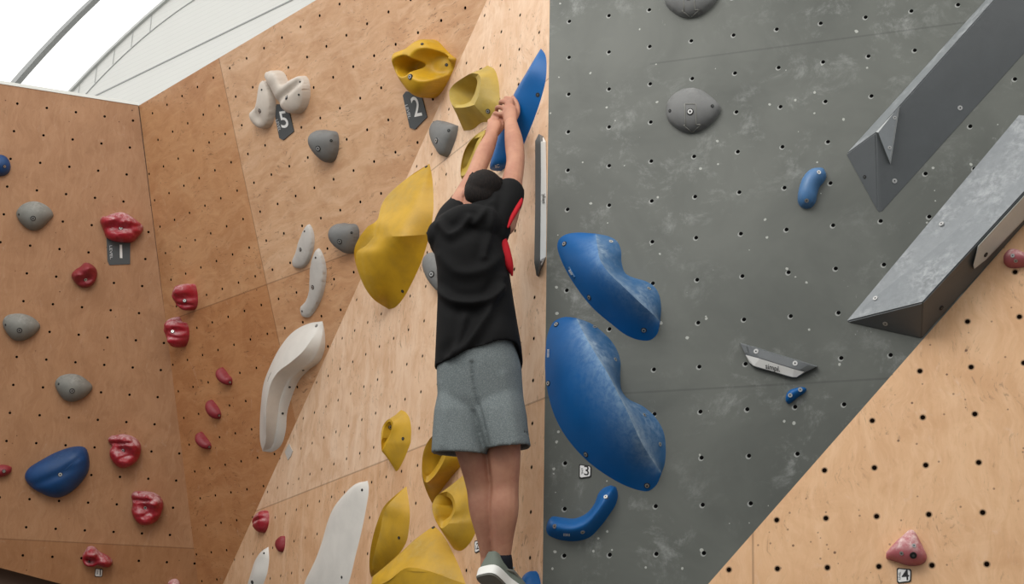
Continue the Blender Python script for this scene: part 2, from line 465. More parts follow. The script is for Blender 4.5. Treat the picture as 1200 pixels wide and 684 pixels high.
# ---- rails: a surface strung across several lengthwise curves
def rails(name, k, x0, y0, s, R, n, prof, mat, label, cat='climbing hold', group=None, m=7, sharp=38, corners=None, chalk=None, mats=None, counts=None, smooth=None):
    Q = []
    for j, r in enumerate(R):
        P = pts(k, x0, y0, s, r)
        Q.append(resample(P, n, False, (corners or {}).get(j, ()), counts))
    if smooth:      # string a smooth surface across rails a..b
        a_, b_ = smooth; mid = []
        colm = [cat_rom([Q[j][i] for j in range(a_, b_ + 1)], 5) for i in range(n)]
        for q in range(1, len(colm[0]) - 1): mid.append(np.array([c_[q] for c_ in colm]))
        new = len(mid) - (b_ - a_ - 1)
        Q = Q[:a_ + 1] + mid + Q[b_:]
        prof = list(prof[:a_]) + [1.0] * (len(mid) + 1) + list(prof[b_:])
        if chalk: chalk = list(chalk[:a_ + 1]) + [chalk[a_] * max(0, 1 - 3 * (i + 1) / len(mid)) for i in range(len(mid))] + list(chalk[b_:])
        m = 2
    V_, CH = [], []; rows = []
    idx_int = []
    for j in range(len(Q) - 1):
        a, b = Q[j], Q[j + 1]; p = prof[j]
        for t in np.linspace(0, 1, m + 1)[(0 if j == 0 else 1):]:
            row = a * (1 - t) + b * t
            up = b[:, 2] >= a[:, 2]
            z = np.where(up, a[:, 2] + (b[:, 2] - a[:, 2]) * (1 - (1 - t) ** p), b[:, 2] + (a[:, 2] - b[:, 2]) * (1 - t ** p))
            row = row.copy(); row[:, 2] = z
            rows.append(row); idx_int.append(j)
            if chalk:
                ca, cb = chalk[j], chalk[j + 1]
                CH += [ca * (1 - t) ** 3.5 + cb * t ** 3.5] * n
    V_ = np.vstack(rows); F_, MI = [], []
    for i in range(len(rows) - 1):
        jj = idx_int[i + 1]
        for q in range(n - 1):
            F_.append([i * n + q, i * n + q + 1, (i + 1) * n + q + 1, (i + 1) * n + q]); MI.append(mats[jj] if mats else 0)
    for e in (0, n - 1):
        ring = [i * n + e for i in range(len(rows))]
        ext = np.ptp(V_[ring], axis=0)
        if np.linalg.norm(ext) > 0.004:
            F_.append(ring); MI.append(mats[0] if mats else 0)
    return finish(name, k, V_, F_, mat, label, cat, group, MI if mats else None, sharp, CH if chalk else None)

# ---- rings: outline, shoulder, rim of a pocket, pocket floor
def rings(name, k, x0, y0, s, R, n, mat, label, cat='climbing hold', group=None, pocket=None, m=4, prof=None, sharp=38, corners=None, cap=True, chalk=None, counts=None):
    Q = [resample(pts(k, x0, y0, s, r), n, True, (corners or {}).get(j, ()), counts) for j, r in enumerate(R)]
    rows = [Q[0]]; CH = [[0.0] * n]
    for j in range(len(Q) - 1):
        p = prof[j] if prof else 1.0
        for t in np.linspace(0, 1, m + 1)[1:]:
            row = Q[j] * (1 - t) + Q[j + 1] * t
            a, b = Q[j][:, 2], Q[j + 1][:, 2]
            row[:, 2] = np.where(b >= a, a + (b - a) * (1 - (1 - t) ** p), b + (a - b) * (1 - t ** p))
            rows.append(row); c0, c1 = (chalk[j], chalk[j + 1]) if chalk else (0, 0); CH.append([c0 * (1 - t) + c1 * t] * n)
    if pocket:
        base = Q[-1]; c = base.mean(0)
        dx, dy = (pocket.get('shift') or (0, 0))
        for sc, dz in pocket['rings']:
            row = c + (base - c) * sc; row[:, 2] = base[:, 2] * sc + c[2] * (1 - sc) + dz
            row[:, 2] = np.maximum(row[:, 2], 0.008)
            row[:, 0] += dx * (1 - sc); row[:, 1] += dy * (1 - sc)
            rows.append(row); CH.append([0.15] * n)
    V_ = np.vstack(rows); F_ = []
    for i in range(len(rows) - 1):
        for q in range(n):
            q2 = (q + 1) % n
            F_.append([i * n + q, i * n + q2, (i + 1) * n + q2, (i + 1) * n + q])
    if cap:
        b = (len(rows) - 1) * n; V_ = np.vstack([V_, V_[b:].mean(0)[None]]); CH.append([0.1])
        for q in range(n): F_.append([b + q, b + (q + 1) % n, len(V_) - 1])
    return finish(name, k, V_, F_, mat, label, cat, group, None, sharp, [c for r in CH for c in r])

# ---- domes: an outline blown up like a cushion, with bumps and dents
def inside(P, X, Y):
    r = np.zeros(X.shape, bool); n = len(P); j = n - 1
    for i in range(n):
        xi, yi = P[i]; xj, yj = P[j]
        c = ((yi > Y) != (yj > Y)) & (X < (xj - xi) * (Y - yi) / (yj - yi + 1e-12) + xi)
        r ^= c; j = i
    return r

def inflate(P, N=34):
    lo, hi = P.min(0), P.max(0); d = (hi - lo).max() / N
    nx, ny = int(np.ceil((hi[0] - lo[0]) / d)) + 3, int(np.ceil((hi[1] - lo[1]) / d)) + 3
    xs = lo[0] - d + np.arange(nx) * d; ys = lo[1] - d + np.arange(ny) * d
    X, Y = np.meshgrid(xs, ys); I = inside(P, X, Y); ph = np.zeros(X.shape)
    for _ in range(700):
        a = ph.copy(); a[1:-1, 1:-1] = (ph[:-2, 1:-1] + ph[2:, 1:-1] + ph[1:-1, :-2] + ph[1:-1, 2:]) / 4 + 0.01
        ph = np.where(I, a, 0)
    ph /= ph.max() + 1e-12
    return X, Y, I, ph, d, lo

def dome(name, k, x0, y0, s, outline, H, mat, label, cat='climbing hold', group=None, a=0.5, tilt=(0, 0), bumps=(), dents=(), sharp=50, n=64, N=34, fit=True, corners=(), crease=None, chalk=None, lump=None):
    T = np.array([(x0 + p[0] / s, y0 + p[1] / s) for p in outline]); A = T.copy()
    for it in range(4 if fit else 1):
        P = resample([L(k, *p)[:2] for p in A], n, True, corners)
        X, Y, I, ph, d, lo = inflate(P, N)
        c0, hw = P.mean(0), np.ptp(P, axis=0).max() / 2
        def height(x, y, f):
            z = H * f ** a * (1 + tilt[0] * (x - c0[0]) / hw + tilt[1] * (y - c0[1]) / hw)
            edge = np.clip(f * 6, 0, 1)
            for px, py, r, amt in bumps:
                q = L(k, x0 + px / s, y0 + py / s, H * 0.8); z = z + edge * amt * np.exp(-((x - q[0]) ** 2 + (y - q[1]) ** 2) / (r * r))
            for px, py, ax, ay, bx, by, dep, po in dents:
                q = L(k, x0 + px / s, y0 + py / s, H * 0.8); e1 = L(k, x0 + (px + ax) / s, y0 + (py + ay) / s, H * 0.8) - q; e2 = L(k, x0 + (px + bx) / s, y0 + (py + by) / s, H * 0.8) - q
                Mi = np.linalg.inv(np.array([[e1[0], e2[0]], [e1[1], e2[1]]]))
                dx, dy = x - q[0], y - q[1]
                w = np.sqrt((Mi[0, 0] * dx + Mi[0, 1] * dy) ** 2 + (Mi[1, 0] * dx + Mi[1, 1] * dy) ** 2)
                z = z - dep * np.exp(-w ** po)
            if lump:
                amp, fr = lump
                z = z + edge * amp * np.array([mnoise.fractal(Vector((float(a_) * fr, float(b_) * fr, 3.7 + H * 9)), 1.0, 2.0, 2) for a_, b_ in zip(np.ravel(x), np.ravel(y))])
            return np.maximum(z, 0.003)
        def samp(q):
            u = (q[:, 0] - X[0, 0]) / d; v = (q[:, 1] - Y[0, 0]) / d
            i = np.clip(u.astype(int), 0, X.shape[1] - 2); j = np.clip(v.astype(int), 0, X.shape[0] - 2); fu, fv = u - i, v - j
            return (ph[j, i] * (1 - fu) * (1 - fv) + ph[j, i + 1] * fu * (1 - fv) + ph[j + 1, i] * (1 - fu) * fv + ph[j + 1, i + 1] * fu * fv)
        c = P.mean(0)
        # inner ring: step inward along the normals
        tg = np.roll(P, -1, 0) - np.roll(P, 1, 0); nr = np.c_[-tg[:, 1], tg[:, 0]]; nr /= np.linalg.norm(nr, axis=1)[:, None] + 1e-9
        ar = 0.5 * np.sum(P[:, 0] * np.roll(P[:, 1], -1) - np.roll(P[:, 0], -1) * P[:, 1])
        if ar < 0: nr = -nr
        IN = P + nr * d * 0.45
        ok = inside(P, IN[:, 0], IN[:, 1]); IN = IN[ok]
        fi = np.maximum(samp(IN), 0.02)
        g = I & (ph > 0.05)
        # keep grid points clear of the rim
        GX, GY = X[g], Y[g]
        dm = np.min((GX[:, None] - P[None, :, 0]) ** 2 + (GY[:, None] - P[None, :, 1]) ** 2, axis=1) ** .5
        kk = dm > 0.8 * d; GX, GY = GX[kk], GY[kk]; fg = ph[g][kk]
        xy = np.vstack([P, IN, np.c_[GX, GY]])
        z = np.r_[np.zeros(len(P)), height(IN[:, 0], IN[:, 1], fi), height(GX, GY, fg)]
        if fit:
            pr = np.array([proj(glob(k, (x_, y_, z_))) for (x_, y_), z_ in zip(xy[::1], z)])
            l1, h1, l0, h0 = pr.min(0), pr.max(0), T.min(0), T.max(0)
            if it < 3:
                sc = (h0 - l0) / (h1 - l1); ca, ct = (l1 + h1) / 2, (l0 + h0) / 2
                Ac = (A.min(0) + A.max(0)) / 2
                A = (A - Ac) * sc + Ac + (ct - ca)
    r = delaunay_2d_cdt([Vector(p) for p in xy], [], [list(range(len(P)))], 1, 1e-7)
    vs, fs, orig = r[0], r[2], r[3]
    V_ = []
    for v, og in zip(vs, orig):
        V_.append((v.x, v.y, z[og[0]] if og else 0.0))
    ch = [chalk * max(0, min(1, q[2] / H)) for q in V_] if chalk else None
    return finish(name, k, V_, [list(f) for f in fs], mat, label, cat, group, None, sharp, ch, 0)

# ---- flat plate with thickness
def plate(name, k, x0, y0, s, P, th, mat, label, cat, group=None, h0=0.0, parent=None, smooth=False, mats=None):
    Q = [np.array(q) for q in pts(k, x0, y0, s, [(p[0], p[1], h0 + th) for p in P])]
    m = len(Q); V_ = Q + [np.array([q[0], q[1], h0]) for q in Q]
    F_ = [list(range(m)), list(range(2 * m - 1, m - 1, -1))] + [[i, (i + 1) % m, m + (i + 1) % m, m + i] for i in range(m)]
    if parent is None:
        o = finish(name, k, V_, F_, mat, label, cat, group, None, 30, None, 0)
        for p in o.data.polygons: p.use_smooth = False
        return o
    o = BV[parent.name][2]
    return link(name, mesh_from(name, [v - o for v in V_], F_, None, False, None, None, 0), mat, parent)
ROOF = 1.5
WORLD = 0.46
SUNS = [('skylight_lamp', (-1.2, 1.6, 5.6), (-0.1, 4.6, 2.6), (3.0, 2.0), 120, (1.0, 0.97, 0.93))]
# ---------------------------------------------------------------- the room
TOP = 4.635

def wall(name, k, corners, mat, label, th=0.02, edge='ply_edge'):
    Q = [loc(k, c) for c in corners]; m = len(Q)
    o = np.mean(Q, axis=0); o[2] = 0
    V_ = [np.array([q[0], q[1], 0]) - o for q in Q] + [np.array([q[0], q[1], -th]) - o for q in Q]
    F_ = [list(range(m)), list(range(2 * m - 1, m - 1, -1))] + [[i, (i + 1) % m, m + (i + 1) % m, m + i] for i in range(m)]
    me = mesh_from(name, V_, F_, [0, 1] + [1] * m, False, None, None, 0)
    uvl = me.uv_layers.new(name='UVMap')
    for lp in me.loops:
        v = me.vertices[lp.vertex_index].co
        uvl.data[lp.index].uv = ((v.x + o[0]) / G, -(v.y + o[1]) / G)
    ob = link(name, me, [mat, MT[edge]], None, frame(k, o), label, None, None, 'structure')
    return ob

abc = meet3('A', 'B', 'C'); cde = meet3('C', 'D', 'E')
ab = lambda z: meet('A', 'B', z); bc = lambda z: meet('B', 'C', z); cd = lambda z: meet('C', 'D', z); de = lambda z: meet('D', 'E', z); ce = lambda z: meet('C', 'E', z)
# lower edge of the left wall, read in the photo at its bottom left corner
e0, e1 = at('A', 0, 665), at('A', 72, 684)
ed = (e1 - e0) / (e1 - e0)[0]
lowA = lambda x: e0 + ed * (x - e0[0])
pA = lowA(-1.72)
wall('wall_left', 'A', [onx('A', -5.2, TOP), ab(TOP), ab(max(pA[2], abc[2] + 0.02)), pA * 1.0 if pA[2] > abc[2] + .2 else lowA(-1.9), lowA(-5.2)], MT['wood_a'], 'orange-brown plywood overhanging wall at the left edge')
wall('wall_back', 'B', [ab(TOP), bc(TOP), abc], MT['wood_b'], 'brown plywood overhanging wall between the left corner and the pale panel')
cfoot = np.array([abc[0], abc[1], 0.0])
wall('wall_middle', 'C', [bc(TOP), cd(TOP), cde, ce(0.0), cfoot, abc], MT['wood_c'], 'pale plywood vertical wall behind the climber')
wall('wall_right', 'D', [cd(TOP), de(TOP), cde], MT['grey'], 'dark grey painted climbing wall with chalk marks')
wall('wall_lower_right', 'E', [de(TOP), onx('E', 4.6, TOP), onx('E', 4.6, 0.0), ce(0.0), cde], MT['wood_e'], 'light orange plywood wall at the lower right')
# recessed dark panel under the left wall
b = 0.10
q = [lowA(-5.2), lowA(-1.44)]
back = np.array([-PL['A'][3][0], -PL['A'][3][1], 0]); back /= np.linalg.norm(back)
k0, k1 = q[0] + back * b, q[1] + back * b
me = mesh_from('wall_kick', [k0 + [0, 0, .25], k1 + [0, 0, .25], [k1[0], k1[1], 0], [k0[0], k0[1], 0], k0 + back * .02 + [0, 0, .25], k1 + back * .02 + [0, 0, .25], [k1[0] + back[0] * .02, k1[1] + back[1] * .02, 0], [k0[0] + back[0] * .02, k0[1] + back[1] * .02, 0]],
               [[0, 1, 2, 3], [7, 6, 5, 4], [0, 4, 5, 1], [1, 5, 6, 2], [2, 6, 7, 3], [3, 7, 4, 0]], None, False, None, None, 0)
link('wall_lower_left', me, MT['kick'], None, None, 'dark panel below the left wall', None, None, 'structure')
# floor of crash mats
t = NT('mat_vinyl')
ob_ = t.n('ShaderNodeTexCoord').outputs['Object']
cfl = t.mix(t.ramp(t.noise(ob_, 3, 4), 0.3, 0.7), S(92, 88, 82), S(74, 71, 67))
t.bsdf(cfl, 0.6, 0.4); MT['floor'] = t.m
me = mesh_from('floor', [(-6, -5, 0), (6, -5, 0), (6, 9, 0), (-6, 9, 0), (-6, -5, -.05), (6, -5, -.05), (6, 9, -.05), (-6, 9, -.05)],
               [[0, 1, 2, 3], [7, 6, 5, 4], [0, 4, 5, 1], [1, 5, 6, 2], [2, 6, 7, 3], [3, 7, 4, 0]], None, False, None, None, 0)
link('floor', me, MT['floor'], None, None, 'floor of grey mats', None, None, 'structure')

# white hall behind: end wall under a vaulted, daylit membrane roof
SC = 0.75
DV = np.array([.775, -.632, 0]); NV = np.array([-.632, -.775, 0]); G0 = np.array([.46 * SC, 9.6 * SC, 0])
def gable(s, z, off=0.0): return G0 + DV * s + NV * off + np.array([0, 0, z])
def gz(px, py, off=0.0):
    r = ray(px, py); tt = (NV @ (G0 + NV * off - CAM)) / (NV @ r); p = CAM + tt * r
    return (p - G0) @ DV, p[2]
def circle(p):
    a, b_, c = [np.array(q) for q in p]
    A_ = np.array([2 * (b_ - a), 2 * (c - a)]); B_ = np.array([b_ @ b_ - a @ a, c @ c - a @ a])
    o = np.linalg.solve(A_, B_); return o, np.linalg.norm(o - a)
oc, orad = circle([gz(79, 111), gz(140, 49), gz(192, 2.5)])
ic, irad = circle([gz(99, 112), gz(160, 51), gz(227, 0)])
def arc(c, r, a0, a1, n): return [(c[0] + r * math.cos(a), c[1] + r * math.sin(a)) for a in np.linspace(a0, a1, n)]
A0, A1 = math.radians(150), math.radians(32)
outer = arc(oc, orad, A0, A1, 60)
# end wall
t = NT('white_cladding')
ob_ = t.n('ShaderNodeTexCoord').outputs['Object']
sp = t.n('ShaderNodeSeparateXYZ'); t.set(sp.inputs[0], ob_)
rib = t.math('FRACT', t.math('MULTIPLY', sp.outputs[2], 22.0))
cg = t.mix(t.math('MULTIPLY', t.math('LESS_THAN', rib, 0.12), 0.14), S(222, 223, 218), S(160, 162, 158))
cg = t.mix(t.math('MULTIPLY', t.noise(ob_, 4, 4), 0.15), cg, S(190, 192, 188))
xg = t.bsdf(cg, 0.6, 0.3); MT['gable'] = t.m
foot = [(outer[-1][0], 2.0), (outer[0][0], 2.0)]
poly = [gable(s_, z) for s_, z in outer] + [gable(*p) for p in foot]
me = mesh_from('wall_far', poly + [p - NV * 0.05 for p in poly], [list(range(62)), list(range(123, 61, -1))] + [[i, (i + 1) % 62, 62 + (i + 1) % 62, 62 + i] for i in range(62)], None, False, None, None, 0)
link('wall_far', me, MT['gable'], None, None, 'white clad end wall of the hall under the roof arch', None, None, 'structure')
# roof membrane
t = NT('roof_membrane')
em = t.n('ShaderNodeEmission'); em.inputs[0].default_value = (1.0, 0.985, 0.96, 1); em.inputs[1].default_value = ROOF
t.t.links.new(em.outputs[0], t.out.inputs[0]); MT['membrane'] = t.m
RL = 11.0
V_, F_ = [], []
for i, (s_, z) in enumerate(outer):
    V_ += [gable(s_, z, -0.06), gable(s_, z, RL)]
for i in range(len(outer) - 1): F_.append([2 * i, 2 * i + 1, 2 * i + 3, 2 * i + 2])
link('ceiling', mesh_from('ceiling', V_, F_, None, True, None, None, 0), MT['membrane'], None, None, 'bright white vaulted membrane roof', None, None, 'structure')

def strip(name, a, b, o0, o1, mat, label):
    n = len(a); V_ = [gable(*p, o0) for p in a] + [gable(*p, o0) for p in b] + [gable(*p, o1) for p in a] + [gable(*p, o1) for p in b]
    F_ = []
    for i in range(n - 1):
        for u, w in ((0, 1), (1, 3), (3, 2), (2, 0)):
            F_.append([u * n + i, u * n + i + 1, w * n + i + 1, w * n + i])
    F_ += [[0, n, 3 * n, 2 * n], [n - 1, 2 * n - 1, 4 * n - 1, 3 * n - 1]]
    link(name, mesh_from(name, V_, F_, None, True, 40, None, 0), mat, None, None, label, None, None, 'structure')

MT['trim_light'] = plain('pale_trim', S(214, 216, 210), 0.5)
MT['trim_grey'] = plain('grey_steel_trim', S(158, 161, 160), 0.45)
MT['trim_mid'] = plain('mid_grey_trim', S(188, 191, 188), 0.5)
# arch flashing: a dark bead on the edge and a pale band inside it
shr = lambda P, d: [(oc[0] + (p[0] - oc[0]) * (orad - d) / orad, oc[1] + (p[1] - oc[1]) * (orad - d) / orad) for p in P]
strip('trim_1', outer, shr(outer, 0.028), 0.0, 0.025, MT['trim_mid'], 'grey edge bead along the roof arch')
inner = arc(ic, irad, math.radians(140), math.radians(70), 60)
a_in = [p for p in inner if np.hypot(p[0] - oc[0], p[1] - oc[1]) < orad - 0.06]
strip('trim_2', a_in, [(p[0], p[1] - 0.008) for p in a_in], 0.0, 0.006, MT['trim_grey'], 'thin joint line below the roof arch')
tk_v, tk_f = [], []
for i in range(16):
    ang = math.radians(134 - i * 1.9)
    cs_ = np.array([math.cos(ang), math.sin(ang)]); p_o = oc + (orad - .03) * cs_
    # run the tick straight down to the joint line
    dd = [abs(q_[0] - p_o[0]) for q_ in a_in]; z_in = a_in[int(np.argmin(dd))][1]
    if p_o[1] - z_in < .02: continue
    b0 = len(tk_v)
    for s_, z in ((p_o[0] - .004, p_o[1]), (p_o[0] + .004, p_o[1]), (p_o[0] + .004, z_in), (p_o[0] - .004, z_in)):
        tk_v += [gable(s_, z, 0.0), gable(s_, z, 0.006)]
    tk_f += [[b0 + 1, b0 + 3, b0 + 5, b0 + 7]] + [[b0 + 2 * k_, b0 + (2 * k_ + 2) % 8, b0 + (2 * k_ + 3) % 8, b0 + 2 * k_ + 1] for k_ in range(4)]
link('trim_7', mesh_from('trim_7', tk_v, tk_f, None, False, None, None, 0), MT['trim_mid'], None, None, 'short upright joints along the roof arch', None, None, 'structure')
# horizontal joint on the end wall
s0, s1 = gz(105, 115), gz(300, 20)
dz = (s1[1] - s0[1]) / (s1[0] - s0[0])
jl = [(s0[0] - .6, s0[1] - .6 * dz), (s1[0] + 5, s1[1] + 5 * dz)]
strip('trim_3', jl, [(p[0], p[1] - 0.011) for p in jl], 0.0, 0.006, MT['trim_grey'], 'horizontal joint on the white end wall')
# steel roof rib
OFF = 0.46
rc, rr = circle([gz(11, 101, OFF), gz(50, 56, OFF), gz(104, 0, OFF)])
rc2, rr2 = circle([gz(24, 102, OFF), gz(62, 56, OFF), gz(119, 0, OFF)])
ra = arc(rc, rr, math.radians(160), math.radians(60), 50)
wd = np.linalg.norm(np.array(gz(50, 56, OFF)) - np.array(gz(62, 52, OFF)))
rb = [(rc[0] + (p[0] - rc[0]) * (rr - wd * .72) / rr, rc[1] + (p[1] - rc[1]) * (rr - wd * .72) / rr) for p in ra]
rin = [(rc[0] + (p[0] - rc[0]) * (rr - wd * .17) / rr, rc[1] + (p[1] - rc[1]) * (rr - wd * .17) / rr) for p in ra]
strip('trim_4', rin, rb, OFF, OFF + 0.05, MT['trim_grey'], 'curved grey steel rib across the bright roof')
strip('trim_5', [(p[0], p[1]) for p in ra], [(rc[0] + (p[0] - rc[0]) * (rr - wd * .16) / rr, rc[1] + (p[1] - rc[1]) * (rr - wd * .16) / rr) for p in ra], OFF + .05, OFF + 0.07, MT['trim_light'], 'pale upper flange of the curved roof rib')
# pale cap on the top of the left wall
ca, cb = onx('A', -5.2, TOP), ab(TOP)
nA = np.array([PL['A'][3][0], PL['A'][3][1], 0])
V_ = []
for p in (ca, cb):
    for dn, dz_ in ((0.004, 0), (0.004, 0.018), (-0.06, 0.018), (-0.06, 0)): V_.append(p + nA * dn + np.array([0, 0, dz_]))
link('trim_6', mesh_from('trim_6', V_, [[0, 1, 5, 4], [1, 2, 6, 5], [2, 3, 7, 6], [3, 0, 4, 7], [0, 3, 2, 1], [4, 5, 6, 7]], None, False, None, None, 0), MT['trim_light'], None, None, 'pale cap strip on the top of the left wall', None, None, 'structure')

# ---------------------------------------------------------------- camera and light
cam = bpy.data.cameras.new('camera'); cam.sensor_width = 36; cam.lens = 36 * F / 1200; cam.clip_start = 0.05
co = bpy.data.objects.new('camera', cam); col.objects.link(co)
mm = Matrix.Identity(4)
for i in range(3):
    mm[i][0], mm[i][1], mm[i][2], mm[i][3] = M[i][0], -M[i][1], -M[i][2], CAM[i]
co.matrix_world = mm; scene.camera = co

w = bpy.data.worlds.new('world'); scene.world = w; w.use_nodes = True
w.node_tree.nodes['Background'].inputs[0].default_value = (0.97, 0.985, 1.0, 1)
w.node_tree.nodes['Background'].inputs[1].default_value = WORLD
for nm, locn, tgt, size, en, colr in SUNS:
    la = bpy.data.lights.new(nm, 'AREA'); la.energy = en; la.shape = 'RECTANGLE'; la.size, la.size_y = size; la.color = colr
    lo_ = bpy.data.objects.new(nm, la); col.objects.link(lo_); lo_.location = locn
    lo_.rotation_euler = (Vector(tgt) - Vector(locn)).to_track_quat('-Z', 'Y').to_euler()
scene.view_settings.view_transform = 'Standard'
scene.view_settings.look = 'None'
scene.view_settings.exposure = 0.0

# dark gap in the corner between the left and the back wall
g0, g1 = ab(TOP - .005), abc + np.array([0, 0, .02]); gv, gf = [], []
for p_ in (g0, g1):
    for dx, dy in ((-.0025, -.001), (.0025, -.001), (.002, .004), (-.002, .004)): gv.append(p_ + np.array([dx, dy - .002, 0]))
gf = [[0, 1, 2, 3], [7, 6, 5, 4]] + [[i, i + 4, (i + 1) % 4 + 4, (i + 1) % 4] for i in range(4)]
link('trim_8', mesh_from('trim_8', gv, gf, None, False, None, None, 0), MT['kick'], None, None, 'dark gap line in the corner of the two left walls', None, None, 'structure')
# ================================================================ holds on the left wall (A)
z0 = 2.6308; z1 = 2.591
GA = 'rounded grey holds on the left wall'
h = dome('climbing_hold', 'A', 0, 160, z0, [(50, 238), (62, 215), (85, 202), (110, 199), (140, 210), (158, 226), (165, 243), (150, 262), (125, 285), (100, 290), (70, 272)], 0.085, MT['stone'], 'rounded grey hold on the left wall, above and left of the number 1 tag', group=GA, a=0.55, tilt=(0, -.1))
bolts(h, 0, 160, z0, [(102, 252)], 0.011); bolts(h, 0, 160, z0, [(58, 240)], 0.006, 'hole')
h = dome('climbing_hold', 'A', 0, 160, z0, [(8, 572), (20, 552), (50, 545), (80, 548), (108, 562), (124, 585), (100, 615), (65, 630), (40, 625), (15, 595)], 0.085, MT['stone'], 'rounded grey hold at the left edge, halfway down the left wall', group=GA, a=0.55)
bolts(h, 0, 160, z0, [(60, 597)], 0.011); bolts(h, 0, 160, z0, [(17, 580)], 0.006, 'hole')
h = dome('climbing_hold', 'A', 0, 420, z1, [(167, 75), (180, 55), (210, 46), (240, 50), (265, 66), (281, 87), (260, 115), (225, 131), (200, 128), (178, 105)], 0.085, MT['stone'], 'rounded grey hold above the blue lump on the left wall', group=GA, a=0.55)
bolts(h, 0, 420, z1, [(219, 98)], 0.011); bolts(h, 0, 420, z1, [(178, 77)], 0.006, 'hole')
h = dome('climbing_hold', 'A', 0, 160, z0, [(-40, 85), (-25, 60), (0, 55), (20, 62), (33, 88), (28, 110), (10, 122), (-15, 118), (-35, 105)], 0.07, MT['blue_dark'], 'blue rounded hold cut off by the left edge', a=0.5)
bolts(h, 0, 160, z0, [(14, 92)], 0.008)
GR = 'red jug holds on the left wall'
u9 = 9.123
h = dome('climbing_hold', 'A', 110, 240, u9, [(65, 170), (85, 125), (130, 120), (190, 95), (270, 78), (340, 88), (410, 130), (480, 180), (528, 230), (515, 290), (470, 350), (420, 395), (350, 405), (270, 400), (200, 385), (130, 345), (110, 290), (85, 230)], 0.10, MT['red'], 'wide red hold fixed above the number 1 tag', group=GR, a=0.42, lump=(.012, 26),
         bumps=[(290, 140, .05, .03), (450, 230, .05, .018), (280, 345, .05, .02), (100, 170, .03, .02)], dents=[(290, 245, 150, 0, 0, 40, .045, 2), (200, 210, 90, -50, 20, 30, .02, 2)])
bolts(h, 110, 240, u9, [(288, 250)], 0.010)
h = dome('climbing_hold', 'A', 0, 160, z0, [(220, 428), (232, 410), (248, 400), (262, 388), (280, 392), (297, 408), (300, 428), (288, 455), (265, 466), (242, 460)], 0.08, MT['red_dark'], 'small red hold below and left of the number 1 tag', group=GR, a=0.45, lump=(.008, 34), bumps=[(272, 405, .03, .03), (235, 430, .025, .015)], dents=[(262, 440, 26, -6, 4, 12, .025, 2)])
bolts(h, 0, 160, z0, [(264, 441)], 0.009)
z5 = 5.7
for out, lab, bx in (([(95, 80), (115, 60), (150, 55), (190, 48), (235, 55), (280, 75), (312, 115), (316, 160), (300, 210), (260, 250), (210, 275), (160, 268), (125, 235), (105, 190), (108, 150), (120, 125), (100, 105)], 'red lobed hold right of the blue lump, upper of two matching red holds', (196, 157)),
                     ([(250, 455), (270, 432), (310, 428), (355, 430), (400, 438), (440, 462), (465, 510), (455, 560), (430, 615), (390, 645), (340, 658), (290, 640), (262, 600), (252, 560), (258, 515), (255, 485)], 'red lobed hold right of the blue lump, lower of two matching red holds', (343, 540))):
    cx, cy = bx
    h = dome('climbing_hold', 'A', 110, 500, z5, out, 0.10, MT['red'], lab, group=GR, a=0.40, lump=(.012, 26),
             bumps=[(cx + 20, cy - 75, .045, .035), (cx + 75, cy - 30, .04, .025), (cx - 10, cy + 75, .05, .018)], dents=[(cx, cy - 2, 55, 20, -12, 34, .045, 2), (cx - 20, cy - 48, 70, -6, 5, 12, .03, 2), (cx + 10, cy + 45, 50, -16, 6, 14, .018, 2)])
    bolts(h, 110, 500, z5, [bx], 0.010)
z12 = 12.66
h = dome('climbing_hold', 'A', 90, 630, z12, [(80, 300), (95, 240), (130, 190), (155, 140), (210, 118), (275, 140), (330, 200), (400, 235), (480, 280), (530, 345), (520, 400), (460, 440), (370, 432), (310, 405), (250, 425), (180, 430), (115, 400), (85, 350)], 0.09, MT['red'], 'two-lobed red hold above the small white tag at the bottom left', group=GR, a=0.42, lump=(.012, 26),
         bumps=[(240, 190, .035, .03), (430, 330, .04, .02)], dents=[(185, 350, 70, 10, -5, 45, .05, 2), (300, 330, 25, -60, 90, 10, .02, 2)])
bolts(h, 90, 630, z12, [(185, 348)], 0.009)
h = dome('climbing_hold', 'A', 0, 420, z1, [(-24, 340), (-10, 325), (15, 322), (36, 330), (34, 345), (15, 358), (-8, 360)], 0.05, MT['red_dark'], 'dark red hold at the left edge beside the blue lump', group=GR, a=0.5)
bolts(h, 0, 420, z1, [(12, 342)], 0.008)
h = dome('climbing_hold', 'A', 0, 420, z1, [(510, 678), (522, 668), (538, 668), (548, 682), (545, 705), (528, 715), (512, 702)], 0.06, MT['pink'], 'pinkish hold cut off by the bottom edge in the left corner', group=GR, a=0.5)
h = dome('climbing_hold', 'A', 0, 420, z1, [(75, 358), (85, 335), (130, 305), (180, 280), (230, 266), (260, 270), (272, 300), (270, 340), (240, 385), (200, 415), (170, 422), (130, 410), (90, 385)], 0.115, MT['blue_dark'], 'large blue lump-shaped hold low on the left wall', a=0.5, bumps=[(240, 300, .07, .025)], dents=[(160, 360, 90, -40, 4, 12, .012, 2), (235, 305, 40, -28, 3, 6, .008, 2)])
bolts(h, 0, 420, z1, [(183, 352)], 0.011)
tube_on(h, 'seam_line', [(x / z1, 420 + y / z1) for x, y in [(262, 284), (240, 303), (215, 322), (198, 338)]], 0.0025, MT['blue_dark'])

